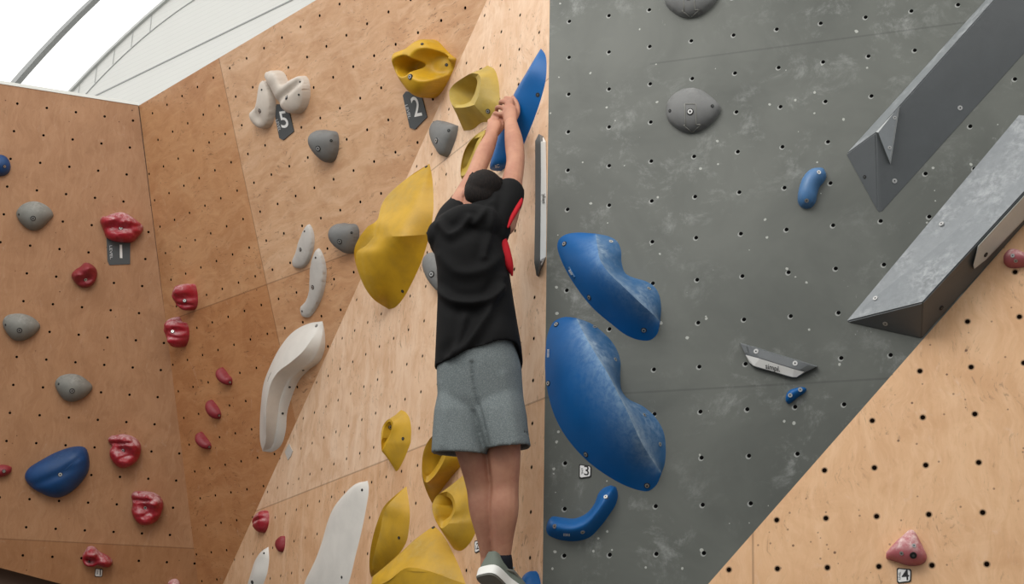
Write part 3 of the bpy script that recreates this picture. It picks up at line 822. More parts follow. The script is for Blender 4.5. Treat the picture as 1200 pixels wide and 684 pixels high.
# ================================================================ holds on the back wall (B)
z2 = 2.85
h = dome('climbing_hold', 'B', 190, 320, 3.109, [(36, 88), (45, 55), (60, 38), (85, 38), (115, 40), (125, 62), (130, 95), (126, 120), (108, 136), (85, 130), (60, 115), (42, 100)], 0.10, MT['red'], 'red hold just right of the corner seam, upper of two', group='red jugs by the corner seam', a=0.42, lump=(.012, 26), bumps=[(65, 58, .045, .035), (110, 75, .04, .02)], dents=[(88, 90, 28, 6, -8, 18, .04, 2), (75, 118, 30, 12, 2, 8, .02, 2)])
bolts(h, 190, 320, 3.109, [(82, 100)], 0.009)
h = dome('climbing_hold', 'B', 190, 320, 3.109, [(6, 195), (10, 170), (25, 158), (45, 162), (55, 176), (85, 182), (98, 205), (97, 240), (80, 266), (58, 271), (35, 255), (18, 230)], 0.10, MT['red'], 'red hold just right of the corner seam, lower of two', group='red jugs by the corner seam', a=0.42, lump=(.012, 26), bumps=[(30, 180, .045, .03), (80, 215, .05, .02)], dents=[(40, 212, 22, 8, -8, 16, .045, 2), (50, 240, 30, 12, 2, 8, .02, 2)])
bolts(h, 190, 320, 3.109, [(38, 212)], 0.009)
z28 = 2.85
for out, lab, b_ in (([(207, 208), (218, 200), (235, 212), (250, 228), (263, 238), (262, 260), (245, 258), (225, 246), (210, 230)], 'small dull red sliver hold left of the white curved hold, top of three', (255, 250)),
                     ([(172, 312), (184, 308), (202, 322), (218, 340), (226, 358), (220, 373), (200, 368), (182, 350), (172, 330)], 'small dull red sliver hold left of the white curved hold, middle of three', (219, 361)),
                     ([(138, 420), (150, 415), (165, 428), (182, 445), (193, 460), (190, 474), (170, 470), (150, 455), (140, 438)], 'small dull red sliver hold left of the white curved hold, bottom of three', (186, 466))):
    h = dome('climbing_hold', 'B', 180, 360, z28, out, 0.05, MT['red_dark'], lab, group='three red slivers in a slanting row', a=0.5, n=40, N=24)
    bolts(h, 180, 360, z28, [b_], 0.006)
z4 = 4.886
h = dome('climbing_hold', 'B', 280, 70, z4, [(150, 80), (175, 65), (215, 60), (245, 75), (265, 110), (280, 145), (310, 122), (345, 100), (380, 92), (400, 115), (410, 170), (405, 230), (385, 280), (350, 310), (310, 310), (275, 290), (245, 250), (215, 190), (190, 150), (160, 115), (147, 95)], 0.07, MT['white_warm'], 'warm white double-lobed hold above right of the number 5 tag', a=0.27, N=44, bumps=[(205, 85, .06, .02), (375, 130, .05, .015)], dents=[(285, 175, 75, -75, 12, 14, .028, 2)])
bolts(h, 280, 70, z4, [(272, 215)], 0.009); bolts(h, 280, 70, z4, [(350, 127), (343, 200)], 0.005, 'hole')
h = dome('climbing_hold', 'B', 280, 70, z4, [(140, 118), (165, 130), (190, 165), (208, 210), (212, 260), (205, 320), (185, 370), (150, 395), (115, 392), (80, 365), (60, 325), (62, 300), (85, 288), (105, 270), (112, 230), (118, 170), (125, 135)], 0.06, MT['white_warm'], 'warm white crescent hold left of the number 5 tag', a=0.25, N=44, bumps=[(75, 310, .04, .018)], dents=[(100, 320, 12, 40, 26, -6, .02, 2)])
bolts(h, 280, 70, z4, [(118, 293)], 0.009); bolts(h, 280, 70, z4, [(130, 172)], 0.005, 'hole')
GS = 'smooth dark grey holds on the plywood'
h = dome('climbing_hold', 'B', 280, 70, z4, [(400, 430), (420, 410), (455, 400), (510, 405), (560, 415), (574, 450), (572, 510), (555, 560), (530, 585), (500, 590), (465, 565), (425, 520), (400, 480), (395, 450)], 0.085, MT['stone_dark'], 'dark grey hold below right of the number 5 tag', group=GS, a=0.42, tilt=(-.15, .1))
bolts(h, 280, 70, z4, [(453, 508)], 0.011); bolts(h, 280, 70, z4, [(528, 463)], 0.007, 'hole')
h = dome('climbing_hold', 'B', 240, 240, z2, [(412, 95), (420, 70), (440, 60), (470, 62), (505, 66), (516, 85), (513, 120), (500, 155), (480, 163), (455, 150), (425, 125)], 0.085, MT['stone_dark'], 'dark grey hold left of the big yellow hold', group=GS, a=0.42, tilt=(-.15, .1))
bolts(h, 240, 240, z2, [(450, 122)], 0.010); bolts(h, 240, 240, z2, [(490, 93)], 0.006, 'hole')
h = dome('climbing_hold', 'B', 240, 240, z2, [(348, 64), (362, 85), (367, 120), (360, 160), (345, 195), (325, 212), (300, 210), (291, 195), (305, 160), (320, 115), (335, 80)], 0.03, MT['white_grey'], 'flat pale grey leaf-shaped hold, upper of the pair', group='flat pale grey leaf holds', a=0.35)
bolts(h, 240, 240, z2, [(319, 149)], 0.008); bolts(h, 240, 240, z2, [(333, 88)], 0.005, 'hole')
h = dome('climbing_hold', 'B', 240, 240, z2, [(380, 144), (395, 165), (407, 210), (405, 260), (392, 310), (370, 350), (345, 376), (325, 371), (318, 345), (340, 320), (352, 290), (355, 240), (360, 190), (370, 160)], 0.03, MT['white_grey'], 'flat pale grey curved hold just above the large white curved hold', group='flat pale grey leaf holds', a=0.35)
bolts(h, 240, 240, z2, [(360, 275)], 0.009); bolts(h, 240, 240, z2, [(370, 176), (325, 355)], 0.005, 'hole')
# white sickle: a lit upper-left face and a shaded right face either side of a sharp crest
z3 = 3.8
ha = 0.10
h = rails('climbing_hold', 'B', 280, 360, z3, [
    [(372, 62), (310, 72), (240, 110), (185, 175), (140, 260), (110, 340), (98, 430), (93, 520), (95, 600), (105, 640)],
    [(372, 62), (356, 88, .015), (328, 135, .05), (285, 195, .085), (232, 243, ha), (172, 290, ha), (140, 345, ha), (124, 430, ha), (121, 520, .085), (120, 590, .05), (105, 640)],
    [(372, 62), (374, 95, .006), (362, 160, .028), (322, 232, .042), (272, 278, .045), (220, 325, .042), (186, 400, .038), (173, 480, .036), (163, 560, .03), (145, 622, .012), (105, 640)],
    [(372, 62), (382, 110), (383, 180), (360, 240), (310, 280), (265, 330), (235, 400), (215, 470), (208, 550), (190, 610), (150, 643), (105, 640)]],
    60, [1.3, 1.0, 1.6], MT['white'], 'large white S-curved hold with a sharp crest, centre left', m=6, sharp=32)
bolts(h, 280, 360, z3, [(345, 82)], 0.007); bolts(h, 280, 360, z3, [(286, 280), (226, 355), (195, 472)], 0.006, 'hole')
tube_on(h, 'logo_mark', [(280 + x / z3, 360 + y / z3) for x, y in [(128, 330), (134, 312), (143, 292)]], 0.003, MT['white_grey'])
# yellow hold with two pockets
z6 = 5.263
h = dome('climbing_hold', 'B', 440, 30, z6, [(103, 205), (105, 160), (140, 158), (200, 145), (260, 100), (310, 84), (350, 95), (400, 135), (450, 175), (498, 203), (480, 260), (440, 330), (390, 400), (340, 440), (290, 448), (240, 425), (200, 390), (165, 355), (130, 310), (108, 250)], 0.13, MT['yellow'], 'yellow hold with two round pockets above the number 2 tag', a=0.24, N=72, n=100, sharp=80, corners=(1, 9),
         bumps=[(120, 185, .05, .02), (300, 330, .10, .02)], dents=[(190, 250, 60, -12, 9, 54, .12, 7), (316, 238, 60, -40, 34, 76, .11, 6)])
bolts(h, 440, 30, z6, [(213, 315)], 0.010); bolts(h, 440, 30, z6, [(288, 114), (438, 242)], 0.007, 'hole')

# ================================================================ holds on the middle wall (C)
YP = 'yellow pocket holds on the pale wall'
h = rings('climbing_hold', 'C', 440, 30, z6, [
    [(690, 245), (735, 272), (758, 340), (766, 430), (765, 490), (740, 560), (712, 596), (655, 598), (600, 640), (545, 648), (540, 590), (550, 500), (575, 400), (620, 300)],
    [(635, 298, .07), (650, 330, .068), (645, 390, .068), (632, 440, .068), (610, 488, .07), (570, 500, .078), (530, 506, .088), (490, 506, .098), (468, 480, .108), (456, 440, .112), (456, 400, .112), (480, 365, .104), (540, 322, .09), (590, 295, .08)],
    [(618, 318, .062), (628, 345, .06), (620, 390, .06), (606, 430, .06), (585, 466, .062), (555, 482, .07), (525, 488, .08), (495, 486, .09), (477, 466, .1), (467, 435, .104), (468, 402, .104), (490, 372, .096), (545, 335, .082), (590, 312, .07)]],
    64, MT['yellow_pale'], 'pale yellow hold with one big round pocket, above the climber\'s hands', group=YP,
    pocket={'rings': [(.93, -.02), (.82, -.06), (.66, -.085), (.4, -.095), (.15, -.097)]}, m=5, prof=[1.1, 1.0], sharp=24, corners={0: (6, 9), 1: (4, 7), 2: (4, 7)}, counts=[24, 14, 26], chalk=[0, .5, .4])
bolts(h, 440, 30, z6, [(694, 528)], 0.008); bolts(h, 440, 30, z6, [(650, 268)], 0.006, 'hole')
# grey hold
h = dome('climbing_hold', 'C', 440, 0, 3.109, [(196, 480), (205, 455), (225, 438), (260, 442), (302, 455), (296, 490), (280, 530), (262, 565), (248, 573), (225, 545), (205, 510)], 0.055, MT['stone_dark'], 'dark grey hold right of the number 2 tag', group=GS, a=0.35, corners=(4,))
bolts(h, 440, 0, 3.109, [(222, 512)], 0.010); bolts(h, 440, 0, 3.109, [(267, 475)], 0.007, 'hole')
tube_on(h, 'mould_line', [(440 + x / 3.109, y / 3.109) for x, y in [(228, 505), (240, 520), (252, 540), (258, 552)]], 0.002, MT['stone_dark'])
# narrow yellow hold behind the raised left arm
h = rings('climbing_hold', 'C', 440, 0, 3.109, [
    [(405, 470), (418, 500), (415, 560), (395, 620), (360, 665), (338, 680), (328, 665), (330, 600), (345, 540), (372, 495)],
    [(398, 478, .03), (390, 500, .05), (372, 540, .055), (352, 590, .055), (330, 632, .06), (312, 640, .065), (310, 618, .07), (318, 570, .07), (335, 528, .065), (368, 492, .05)],
    [(378, 500, .045), (370, 515, .045), (358, 545, .045), (343, 580, .045), (328, 608, .05), (318, 612, .055), (317, 600, .06), (324, 565, .06), (338, 535, .055), (360, 508, .05)]],
    48, MT['yellow_pale'], 'narrow pale yellow hold right behind the climber\'s left forearm', group=YP, pocket={'rings': [(.9, -.02), (.7, -.035), (.35, -.04)]}, m=4, prof=[1.3, 1.0], sharp=40, corners={0: (0, 5)})
# big yellow wing
ZW = 3.6
def wing(x0, y0, s, P, lab, grp, mat='yellow'):
    return rails('climbing_hold', 'C', x0, y0, s, P, 64, [1.0, 1.2, 1.15, 1.5], MT[mat], lab, group=grp, m=6, sharp=36, corners={2: (4, 5), 3: (4,), 1: (3,)}, chalk=[0, .15, .6, 0, 0])
h = rails('climbing_hold', 'C', 400, 180, ZW, [
    [(372, 42), (345, 120), (300, 220), (250, 320), (215, 400), (195, 480), (180, 560), (200, 656)],
    [(372, 42), (300, 88, .05), (190, 182, .10), (148, 283, .155), (112, 306, .18), (78, 350, .20), (54, 412, .21), (85, 535, .15), (130, 608, .09), (200, 656)],
    [(372, 42), (290, 94, .055), (184, 190, .11), (152, 287, .155), (140, 345, .155), (103, 388, .172), (62, 418, .20), (87, 538, .15), (132, 610, .09), (200, 656)],
    [(372, 42), (345, 120, .035), (295, 210, .075), (258, 290, .105), (245, 348, .115), (205, 430, .11), (190, 520, .085), (192, 600, .045), (200, 656)],
    [(372, 42), (382, 90), (388, 160), (388, 240), (374, 340), (340, 450), (300, 540), (260, 612), (228, 647), (200, 656)]],
    64, [1.0, 1.0, 1.1, 1.25], MT['yellow'], 'large yellow wing-shaped hold left of the climber\'s shoulder', group='large yellow wing holds', m=8, sharp=24, corners={0: (3,), 1: (4,), 2: (4,), 3: (4,), 4: (4,)}, counts=[30, 34], smooth=(2, 4), chalk=[0, .1, .45, 0, 0])
bolts(h, 400, 180, ZW, [(358, 55), (365, 335), (258, 580)], 0.007, 'hole')
# grey hold behind the climber's back
h = dome('climbing_hold', 'C', 480, 280, 3.109, [(47, 95), (50, 70), (62, 54), (85, 48), (115, 52), (128, 75), (130, 110), (126, 150), (115, 195), (100, 188), (78, 160), (58, 128)], 0.06, MT['stone_dark'], 'grey hold half hidden by the climber\'s back', group=GS, a=0.36)
bolts(h, 480, 280, 3.109, [(80, 128)], 0.011)
# blue hold in the climber's hands
zb = 4.027
h = rails('climbing_hold', 'C', 540, 50, zb, [
    [(378, 27), (385, 90), (372, 160), (345, 250), (305, 370), (262, 480), (225, 570), (190, 606)],
    [(378, 27), (360, 55, 0.018), (310, 140, 0.042), (252, 240, 0.054), (215, 330, 0.057), (185, 410, 0.057), (160, 500, 0.051), (138, 575, 0.042), (142, 600, 0.024), (190, 606)],
    [(378, 27), (366, 50, 0.018), (318, 138, 0.048), (260, 240, 0.060), (222, 330, 0.063), (193, 410, 0.063), (166, 500, 0.054), (148, 575, 0.045), (152, 600, 0.024), (190, 606)],
    [(378, 27), (400, 60), (405, 110), (400, 180), (380, 260), (350, 350), (318, 430), (285, 505), (240, 565), (190, 606)]],
    56, [1.0, 1.0, 1.25], MT['blue'], 'long blue blade-shaped hold gripped by the climber', m=7, sharp=45, chalk=[0, .35, .25, 0])
bolts(h, 540, 50, zb, [(363, 246)], 0.008, 'hole')
blue_grip = h
text_on(h, 'C', 'logo_mark', 'IC', (540 + 172 / zb, 50 + 580 / zb), (5.2, -1.5), (1.2, 5.0), MT['ink_white'], 0.0015, follow=h)
# small yellow pocket hold
zl = 3.196
h = rings('climbing_hold', 'C', 420, 470, zl, [
    [(160, 32), (178, 42), (192, 65), (198, 105), (196, 155), (172, 215), (150, 256), (140, 262), (132, 235), (128, 190), (132, 130), (140, 70)],
    [(122, 68, .04), (130, 85, .045), (128, 105, .045), (120, 130, .045), (105, 158, .05), (88, 188, .055), (86, 175, .06), (85, 140, .065), (86, 115, .065), (92, 92, .06), (104, 74, .055), (114, 66, .045)],
    [(120, 78, .04), (124, 92, .04), (122, 110, .04), (115, 128, .04), (103, 148, .045), (94, 160, .05), (91, 150, .055), (91, 135, .06), (92, 115, .06), (98, 96, .055), (107, 82, .05), (114, 76, .045)]],
    48, MT['yellow'], 'small yellow hold with a slit pocket, left of the climber\'s grey shorts', group=YP, pocket={'rings': [(.9, -.02), (.7, -.035), (.35, -.04)]}, m=4, prof=[1.05, 1.0], sharp=22, corners={0: (4, 8), 1: (4, 5), 2: (4, 5)}, counts=[18, 14, 16])
bolts(h, 420, 470, zl, [(120, 96)], 0.008); bolts(h, 420, 470, zl, [(167, 140)], 0.007, 'hole')
# yellow hold partly behind the shorts
h = rings('climbing_hold', 'C', 420, 470, zl, [
    [(345, 95), (385, 120), (400, 165), (402, 205), (385, 240), (355, 275), (320, 320), (290, 362), (276, 382), (272, 350), (280, 290), (292, 220), (310, 150)],
    [(322, 105, .07), (335, 130, .065), (335, 165, .062), (325, 210, .062), (305, 250, .066), (280, 285, .078), (252, 305, .095), (243, 285, .105), (238, 250, .112), (240, 210, .116), (250, 170, .116), (272, 135, .108), (300, 112, .09)],
    [(312, 118, .06), (322, 140, .056), (320, 170, .055), (310, 208, .055), (292, 242, .06), (272, 268, .072), (255, 280, .088), (248, 268, .098), (245, 245, .104), (247, 212, .108), (257, 177, .108), (275, 146, .1), (296, 125, .08)]],
    56, MT['yellow'], 'yellow pocket hold partly hidden behind the climber\'s grey shorts', group=YP, pocket={'rings': [(.93, -.02), (.82, -.05), (.62, -.075), (.3, -.08)]}, m=5, prof=[1.3, 1.0], sharp=38, corners={0: (0, 8)}, chalk=[0, .3, .35])
# yellow hold with a deep round pocket
h = rings('climbing_hold', 'C', 420, 470, zl, [
    [(425, 245), (440, 275), (447, 330), (448, 400), (452, 450), (440, 488), (425, 520), (398, 552), (378, 560), (352, 545), (345, 505), (350, 440), (370, 350), (395, 285)],
    [(332, 338, .05), (350, 352, .048), (362, 380, .048), (360, 415, .048), (345, 442, .05), (338, 458, .055), (312, 475, .065), (298, 462, .075), (286, 440, .085), (278, 415, .09), (276, 395, .09), (282, 372, .08), (295, 352, .07), (312, 342, .06)],
    [(330, 355, .042), (345, 366, .04), (354, 388, .04), (352, 412, .04), (342, 430, .04), (328, 442, .045), (314, 450, .055), (303, 440, .064), (296, 424, .072), (290, 408, .078), (289, 395, .078), (293, 380, .07), (303, 364, .06), (315, 356, .05)]],
    64, MT['yellow'], 'yellow hold with a deep round pocket beside the climber\'s left calf', group=YP, pocket={'rings': [(.93, -.015), (.82, -.045), (.62, -.07), (.3, -.075)]}, m=5, prof=[1.1, 1.0], sharp=24, corners={0: (4, 10), 1: (5, 8), 2: (5, 8)}, counts=[22, 20, 22], chalk=[0, .3, .5])
# yellow leaf
h = rails('climbing_hold', 'C', 420, 470, zl, [
    [(180, 318), (165, 400), (140, 480), (110, 560), (85, 620), (48, 658)],
    [(180, 318), (140, 350, .03), (95, 395, .055), (75, 440, .065), (55, 505, .065), (42, 580, .05), (42, 635, .025), (48, 658)],
    [(180, 318), (150, 352, .022), (118, 398, .035), (106, 442, .018), (92, 505, .016), (74, 580, .016), (56, 630, .018), (48, 658)],
    [(180, 318), (145, 352, .03), (107, 393, .06), (92, 430, .06), (80, 490, .058), (62, 560, .05), (50, 620, .025), (48, 658)],
    [(180, 318), (188, 370), (193, 425), (190, 470), (182, 520), (150, 575), (100, 625), (48, 658)]],
    44, [1.0, 1.0, 1.0, 1.3], MT['yellow'], 'yellow leaf-shaped hold with a dark slot, right of the long white hold', group=YP, m=6, sharp=35, chalk=[0, .1, .2, .4, 0])
bolts(h, 420, 470, zl, [(152, 511)], 0.006, 'hole')
# lower big yellow wing, cut by the frame
h = rails('climbing_hold', 'C', 420, 470, zl, [
    [(283, 465), (270, 560), (250, 660), (220, 760), (210, 860), (230, 980)],
    [(283, 465), (215, 515, .06), (160, 565, .09), (100, 618, .12), (55, 655, .15), (48, 700, .16), (90, 820, .11), (150, 920, .05), (230, 980)],
    [(283, 465), (220, 515, .06), (168, 565, .10), (120, 618, .135), (118, 668, .155), (62, 712, .16), (100, 822, .11), (155, 920, .05), (230, 980)],
    [(283, 465), (275, 530, .04), (250, 590, .08), (215, 638, .115), (190, 622, .13), (200, 720, .11), (215, 820, .07), (225, 900, .03), (230, 980)],
    [(283, 465), (320, 505), (350, 560), (378, 620), (402, 684), (400, 780), (350, 880), (290, 950), (230, 980)]],
    64, [1.0, 1.0, 1.1, 1.25], MT['yellow'], 'large yellow wing-shaped hold at the bottom edge, left of the climber\'s shoe', group='large yellow wing holds', m=8, sharp=24, corners={0: (3,), 1: (4,), 2: (4,), 3: (4,), 4: (4,)}, counts=[30, 34], smooth=(2, 4), chalk=[0, .1, .3, 0, 0])
bolts(h, 420, 470, zl, [(278, 468)], 0.007, 'hole')
# long white blade
zw = 3.054
h = rails('climbing_hold', 'C', 240, 460, zw, [
    [(583, 315), (560, 380), (520, 450), (480, 540), (450, 640), (420, 720), (400, 800)],
    [(583, 315), (540, 326, .022), (500, 362, .035), (460, 413, .042), (440, 460, .045), (420, 530, .045), (398, 592, .045), (356, 684, .04), (345, 740, .03), (400, 800)],
    [(583, 315), (546, 331, .025), (506, 366, .04), (466, 416, .048), (446, 462, .05), (426, 532, .05), (404, 594, .05), (363, 684, .045), (352, 740, .03), (400, 800)],
    [(583, 315), (587, 345), (576, 420), (560, 500), (540, 580), (515, 680), (480, 750), (400, 800)]],
    48, [1.0, 1.0, 1.35], MT['white'], 'long white blade-shaped hold at the bottom centre left', m=6, sharp=30, group='white blade holds')
bolts(h, 240, 460, zw, [(563, 348), (490, 660)], 0.006, 'hole')
h = rails('climbing_hold', 'C', 240, 460, zw, [
    [(228, 551), (212, 620), (190, 690), (165, 750)],
    [(228, 551), (203, 567, .02), (180, 600, .03), (165, 645, .035), (150, 695, .03), (140, 735, .015), (165, 750)],
    [(228, 551), (208, 571, .022), (186, 602, .034), (171, 646, .04), (156, 696, .034), (146, 735, .015), (165, 750)],
    [(228, 551), (230, 600), (222, 650), (207, 690), (190, 725), (165, 750)]],
    32, [1.0, 1.0, 1.35], MT['white'], 'small white blade-shaped hold cut off by the bottom edge', m=5, sharp=30, group='white blade holds')
bolts(h, 240, 460, zw, [(212, 574)], 0.005, 'hole'); bolts(h, 240, 460, zw, [(170, 678)], 0.010, 'hole')
h = dome('climbing_hold', 'C', 160, 560, 5.517, [(748, 300), (755, 265), (790, 230), (825, 208), (850, 215), (858, 245), (852, 300), (830, 345), (805, 355), (770, 335)], 0.05, MT['red'], 'red ball-like hold at the foot of the slanting seam', a=0.42, group='red holds low on the pale wall', bumps=[(800, 250, .03, .012)], dents=[(790, 265, 40, -24, 4, 8, .014, 2)])
h = dome('climbing_hold', 'C', 160, 560, 5.517, [(895, 425), (905, 405), (940, 375), (960, 373), (962, 410), (955, 455), (938, 480), (905, 450)], 0.03, MT['red_dark'], 'small dark red chip hold above the small white blade', a=0.4, group='red holds low on the pale wall', n=40, N=24)
plate('paper_patch', 'C', 240, 460, zw, [(301, 182), (306, 193), (314, 208), (308, 226), (297, 241), (292, 228), (286, 212), (293, 197)], 0.003, MT['white_grey'], 'small pale grey diamond patch stuck beside the slanting seam', 'sticker')
# blue foothold under the shoe
h = dome('climbing_hold', 'C', 420, 470, zl, [(606, 700), (610, 665), (622, 645), (640, 635), (658, 645), (672, 665), (682, 695), (684, 740), (670, 775), (640, 785), (615, 760), (606, 730)], 0.06, MT['blue'], 'blue foothold at the bottom edge right of the climber\'s shoe', a=0.42)
blue_foot = h
# bar edge with label
zs = 3.8
h = rails('climbing_edge_bar', 'C', 615, 150, zs, [
    [(82, 36), (82, 70), (80, 300), (78, 560), (62, 655)],
    [(62, 26, .02), (46, 58, .035), (46, 330, .035), (42, 600, .035), (52, 656, .02)],
    [(66, 28, .02), (68, 58, .03), (70, 330, .03), (66, 595, .03), (55, 658, .015)],
    [(82, 36), (95, 62), (97, 330), (95, 575), (60, 662)]],
    40, [1.0, 1.0, 1.0], [MT['alu_dark'], MT['alu_end']], 'long upright metal edge bar with a white face at the pale wall\'s right edge', 'climbing hold', m=2, sharp=25, corners={0: (1, 3), 1: (1, 3), 2: (1, 3), 3: (1, 3)}, mats=[0, 1, 0], group='metal edge bars')
lab = plate('label_face', 'C', 615, 150, zs, [(81, 40), (93, 62), (95, 330), (93, 573), (72, 612), (66, 588), (70, 330), (70, 62)], 0.0, MT['alu_white'], None, None, None, 0.0, parent=h)
o_ = BV[h.name][2]
Wv = [hit(h, 615 + x / zs, 150 + y / zs) for x, y in [(81, 40), (93, 62), (95, 200), (95, 330), (95, 450), (93, 573), (73, 612), (67, 588), (69, 450), (70, 330), (71, 200), (70, 62)]]
bpy.data.objects.remove(lab)
lab = link('label_face', mesh_from('label_face', [q + n * .0012 for q, n in Wv], [[0, 1, 11], [1, 2, 10, 11], [2, 3, 9, 10], [3, 4, 8, 9], [4, 5, 7, 8], [5, 6, 7]], None, False, None, None, 0), MT['alu_white'], h)
text_on(h, 'C', 'wordmark', 'simpl.', (615 + 80 / zs, 150 + 314 / zs), (0, -5.2), (-5.8, 0), MT['ink_black'], 0.0025, follow=h)

# ================================================================ holds on the grey wall (D)
zd = 3.255
BL = 'large blue boomerang holds on the grey wall'
h = rails('climbing_hold', 'D', 630, 250, zd, [
    [(222, 77), (150, 73), (108, 80), (82, 98), (75, 125), (85, 165), (110, 220), (150, 285), (210, 360), (280, 420), (340, 465), (390, 483), (432, 482), (457, 458), (467, 412)],
    [(222, 77), (228, 125, .06), (240, 180, .11), (275, 230, .14), (330, 282, .145), (385, 335, .12), (435, 380, .07), (467, 412)],
    [(222, 77), (270, 87), (302, 105), (318, 140), (320, 185), (335, 228), (370, 246), (412, 258), (446, 280), (465, 315), (471, 365), (467, 412)]],
    70, [1.15, .8], [MT['blue'], MT['blue_scuff_lit']], 'upper large blue boomerang hold with a scuffed right face in a lit tone', group=BL, m=12, sharp=16, mats=[0, 1], chalk=[0, 1.0, .05])
bolts(h, 630, 250, zd, [(102, 116), (197, 320), (405, 445)], 0.008); bolts(h, 630, 250, zd, [(280, 107), (425, 286)], 0.007, 'screw')
tube_on(h, 'logo_mark', [(630 + x / zd, 250 + y / zd) for x, y in [(120, 205), (131, 226), (142, 244)]], 0.005, MT['blue_scuff_lit'])
text_on(h, 'D', 'logo_text', 'IIIIII', (630 + 131 / zd, 250 + 224 / zd), (2.2, 3.9), (3.2, -1.8), MT['ink_white'], 0.006, follow=h)
z31 = 3.181
h = rails('climbing_hold', 'D', 630, 365, z31, [
    [(145, 24), (100, 20), (62, 36), (40, 75), (30, 140), (28, 220), (38, 300), (60, 380), (95, 450), (140, 510), (190, 560), (250, 605), (320, 645), (380, 666), (412, 669), (442, 647), (462, 602)],
    [(145, 24), (178, 92, .08), (218, 160, .14), (262, 232, .18), (302, 310, .19), (340, 385, .18), (378, 470, .14), (425, 550, .065), (462, 602)],
    [(145, 24), (195, 42), (245, 78), (288, 128), (308, 180), (308, 235), (312, 290), (338, 325), (392, 352), (440, 395), (470, 450), (478, 520), (473, 570), (462, 602)]],
    76, [1.15, .8], [MT['blue'], MT['blue_scuff_lit']], 'lower and largest blue boomerang hold next to the small 3 tag', group=BL, m=12, sharp=16, mats=[0, 1], chalk=[0, 1.5, .05])
bolts(h, 630, 365, z31, [(70, 48), (180, 532), (408, 648), (40, 267)], 0.008); bolts(h, 630, 365, z31, [(213, 57), (290, 178), (398, 385), (456, 494)], 0.007, 'screw')
text_on(h, 'D', 'logo_text', 'IIIIIIII', (630 + 42 / z31, 365 + 156 / z31), (-0.1, 4.8), (3.4, -.2), MT['ink_white'], 0.004, follow=h)
zc = 2.805
h = rails('climbing_hold', 'D', 620, 440, zc, [
    [(56, 505), (62, 522), (85, 534), (110, 541), (160, 543), (200, 530), (235, 495), (265, 455), (286, 420), (292, 388), (286, 366)],
    [(60, 485, .01), (72, 488, .035), (108, 500, .05), (150, 500, .055), (190, 482, .055), (225, 445, .055), (250, 405, .05), (270, 378, .035), (278, 366, .01)],
    [(62, 478, .0), (75, 463), (110, 466), (150, 469), (190, 451), (215, 420), (228, 387), (245, 369), (268, 360)]],
    44, [1.9, 1.5], MT['blue'], 'blue banana-shaped hold below the largest blue hold', m=7, sharp=50, chalk=[0, .12, .2])
bolts(h, 620, 440, zc, [(84, 495), (176, 514), (252, 398)], 0.007, 'screw')
text_on(h, 'D', 'logo_text', 'IIIIII', (620 + 124 / zc, 440 + 522 / zc), (5.2, .2), (-.2, -4.2), MT['ink_white'], 0.002, follow=h)
zu = 2.7367
h = dome('climbing_hold', 'D', 900, 0, zu, [(160, 537), (180, 540), (187, 560), (178, 582), (165, 597), (158, 622), (152, 650), (135, 669), (110, 669), (95, 650), (97, 620), (105, 590), (120, 560), (140, 543)], 0.05, MT['blue_light'], 'small curved blue hold left of the upper grey volume', a=0.45)
bolts(h, 900, 0, zu, [(163, 552), (124, 643)], 0.007, 'screw')
ze = 4.274
h = dome('climbing_hold', 'D', 820, 360, ze, [(430, 470), (432, 445), (445, 420), (480, 405), (520, 398), (535, 405), (525, 425), (495, 445), (465, 470), (445, 483)], 0.03, MT['blue'], 'tiny blue foothold below the labelled metal edge', a=0.45, n=40, N=24)
bolts(h, 820, 360, ze, [(453, 440), (503, 412)], 0.007, 'screw')
GO = 'grey holds embossed with an arrow'
ov = [(385, 360), (392, 328), (420, 297), (460, 281), (500, 289), (535, 313), (561, 345), (545, 380), (515, 410), (480, 427), (445, 427), (410, 407), (390, 385)]
for dx, dy, lab_ in ((0, 0, 'rounded grey hold with an embossed arrow, alone high on the grey wall'), (-5, -368, 'rounded grey hold with an arrow, cut off by the top edge')):
    h = dome('climbing_hold', 'D', 640, 0, zu, [(x + dx, y + dy) for x, y in ov], 0.055, MT['stone_dark'], lab_, group=GO, a=0.42)
    bolts(h, 640, 0, zu, [(462 + dx, 358 + dy)], 0.010); bolts(h, 640, 0, zu, [(397 + dx, 355 + dy), (533 + dx, 340 + dy)], 0.006, 'hole')
    ar = [(445, 333), (480, 333), (481, 400), (496, 400), (469, 425), (440, 402), (447, 402)]
    ln = []
    for i in range(len(ar)):
        a_, b_ = ar[i], ar[(i + 1) % len(ar)]
        for q in range(5): ln.append((640 + (a_[0] + (b_[0] - a_[0]) * q / 5 + dx) / zu, (a_[1] + (b_[1] - a_[1]) * q / 5 + dy) / zu))
    tube_on(h, 'arrow_mark', ln, 0.0022, MT['stone'], True)
# metal edge with wordmark
zm = 11.4
h = rails('climbing_edge_bar', 'D', 860, 390, zm, [
    [(85, 130), (330, 198), (600, 285), (860, 360), (1115, 440)],
    [(92, 150, .018), (330, 218, .028), (600, 303, .028), (860, 376, .028), (1108, 450, .018)],
    [(150, 275, .018), (350, 330, .028), (600, 410, .028), (800, 470, .028), (960, 520, .02)],
    [(205, 395, .008), (265, 442, .014), (500, 512, .014), (780, 592, .014), (850, 590, .01)],
    [(205, 401), (265, 448), (500, 519), (780, 598), (852, 594)]],
    40, [1.0, 1.0, 1.0, 1.0], MT['alu_dark'], 'metal edge bar with a white wordmark face in the middle of the grey wall', 'climbing hold', m=3, sharp=20, group='metal edge bars')
bolts(h, 860, 390, zm, [(297, 245), (818, 405)], 0.008, 'screw')
def skin(ob, name, P, mat, off=.0012, nn=None):
    Q = [hit(ob, *p) for p in P]
    return link(name, mesh_from(name, [q + n * off for q, n in Q], nn or [list(range(len(P)))], None, False, None, None, 0), mat, ob)
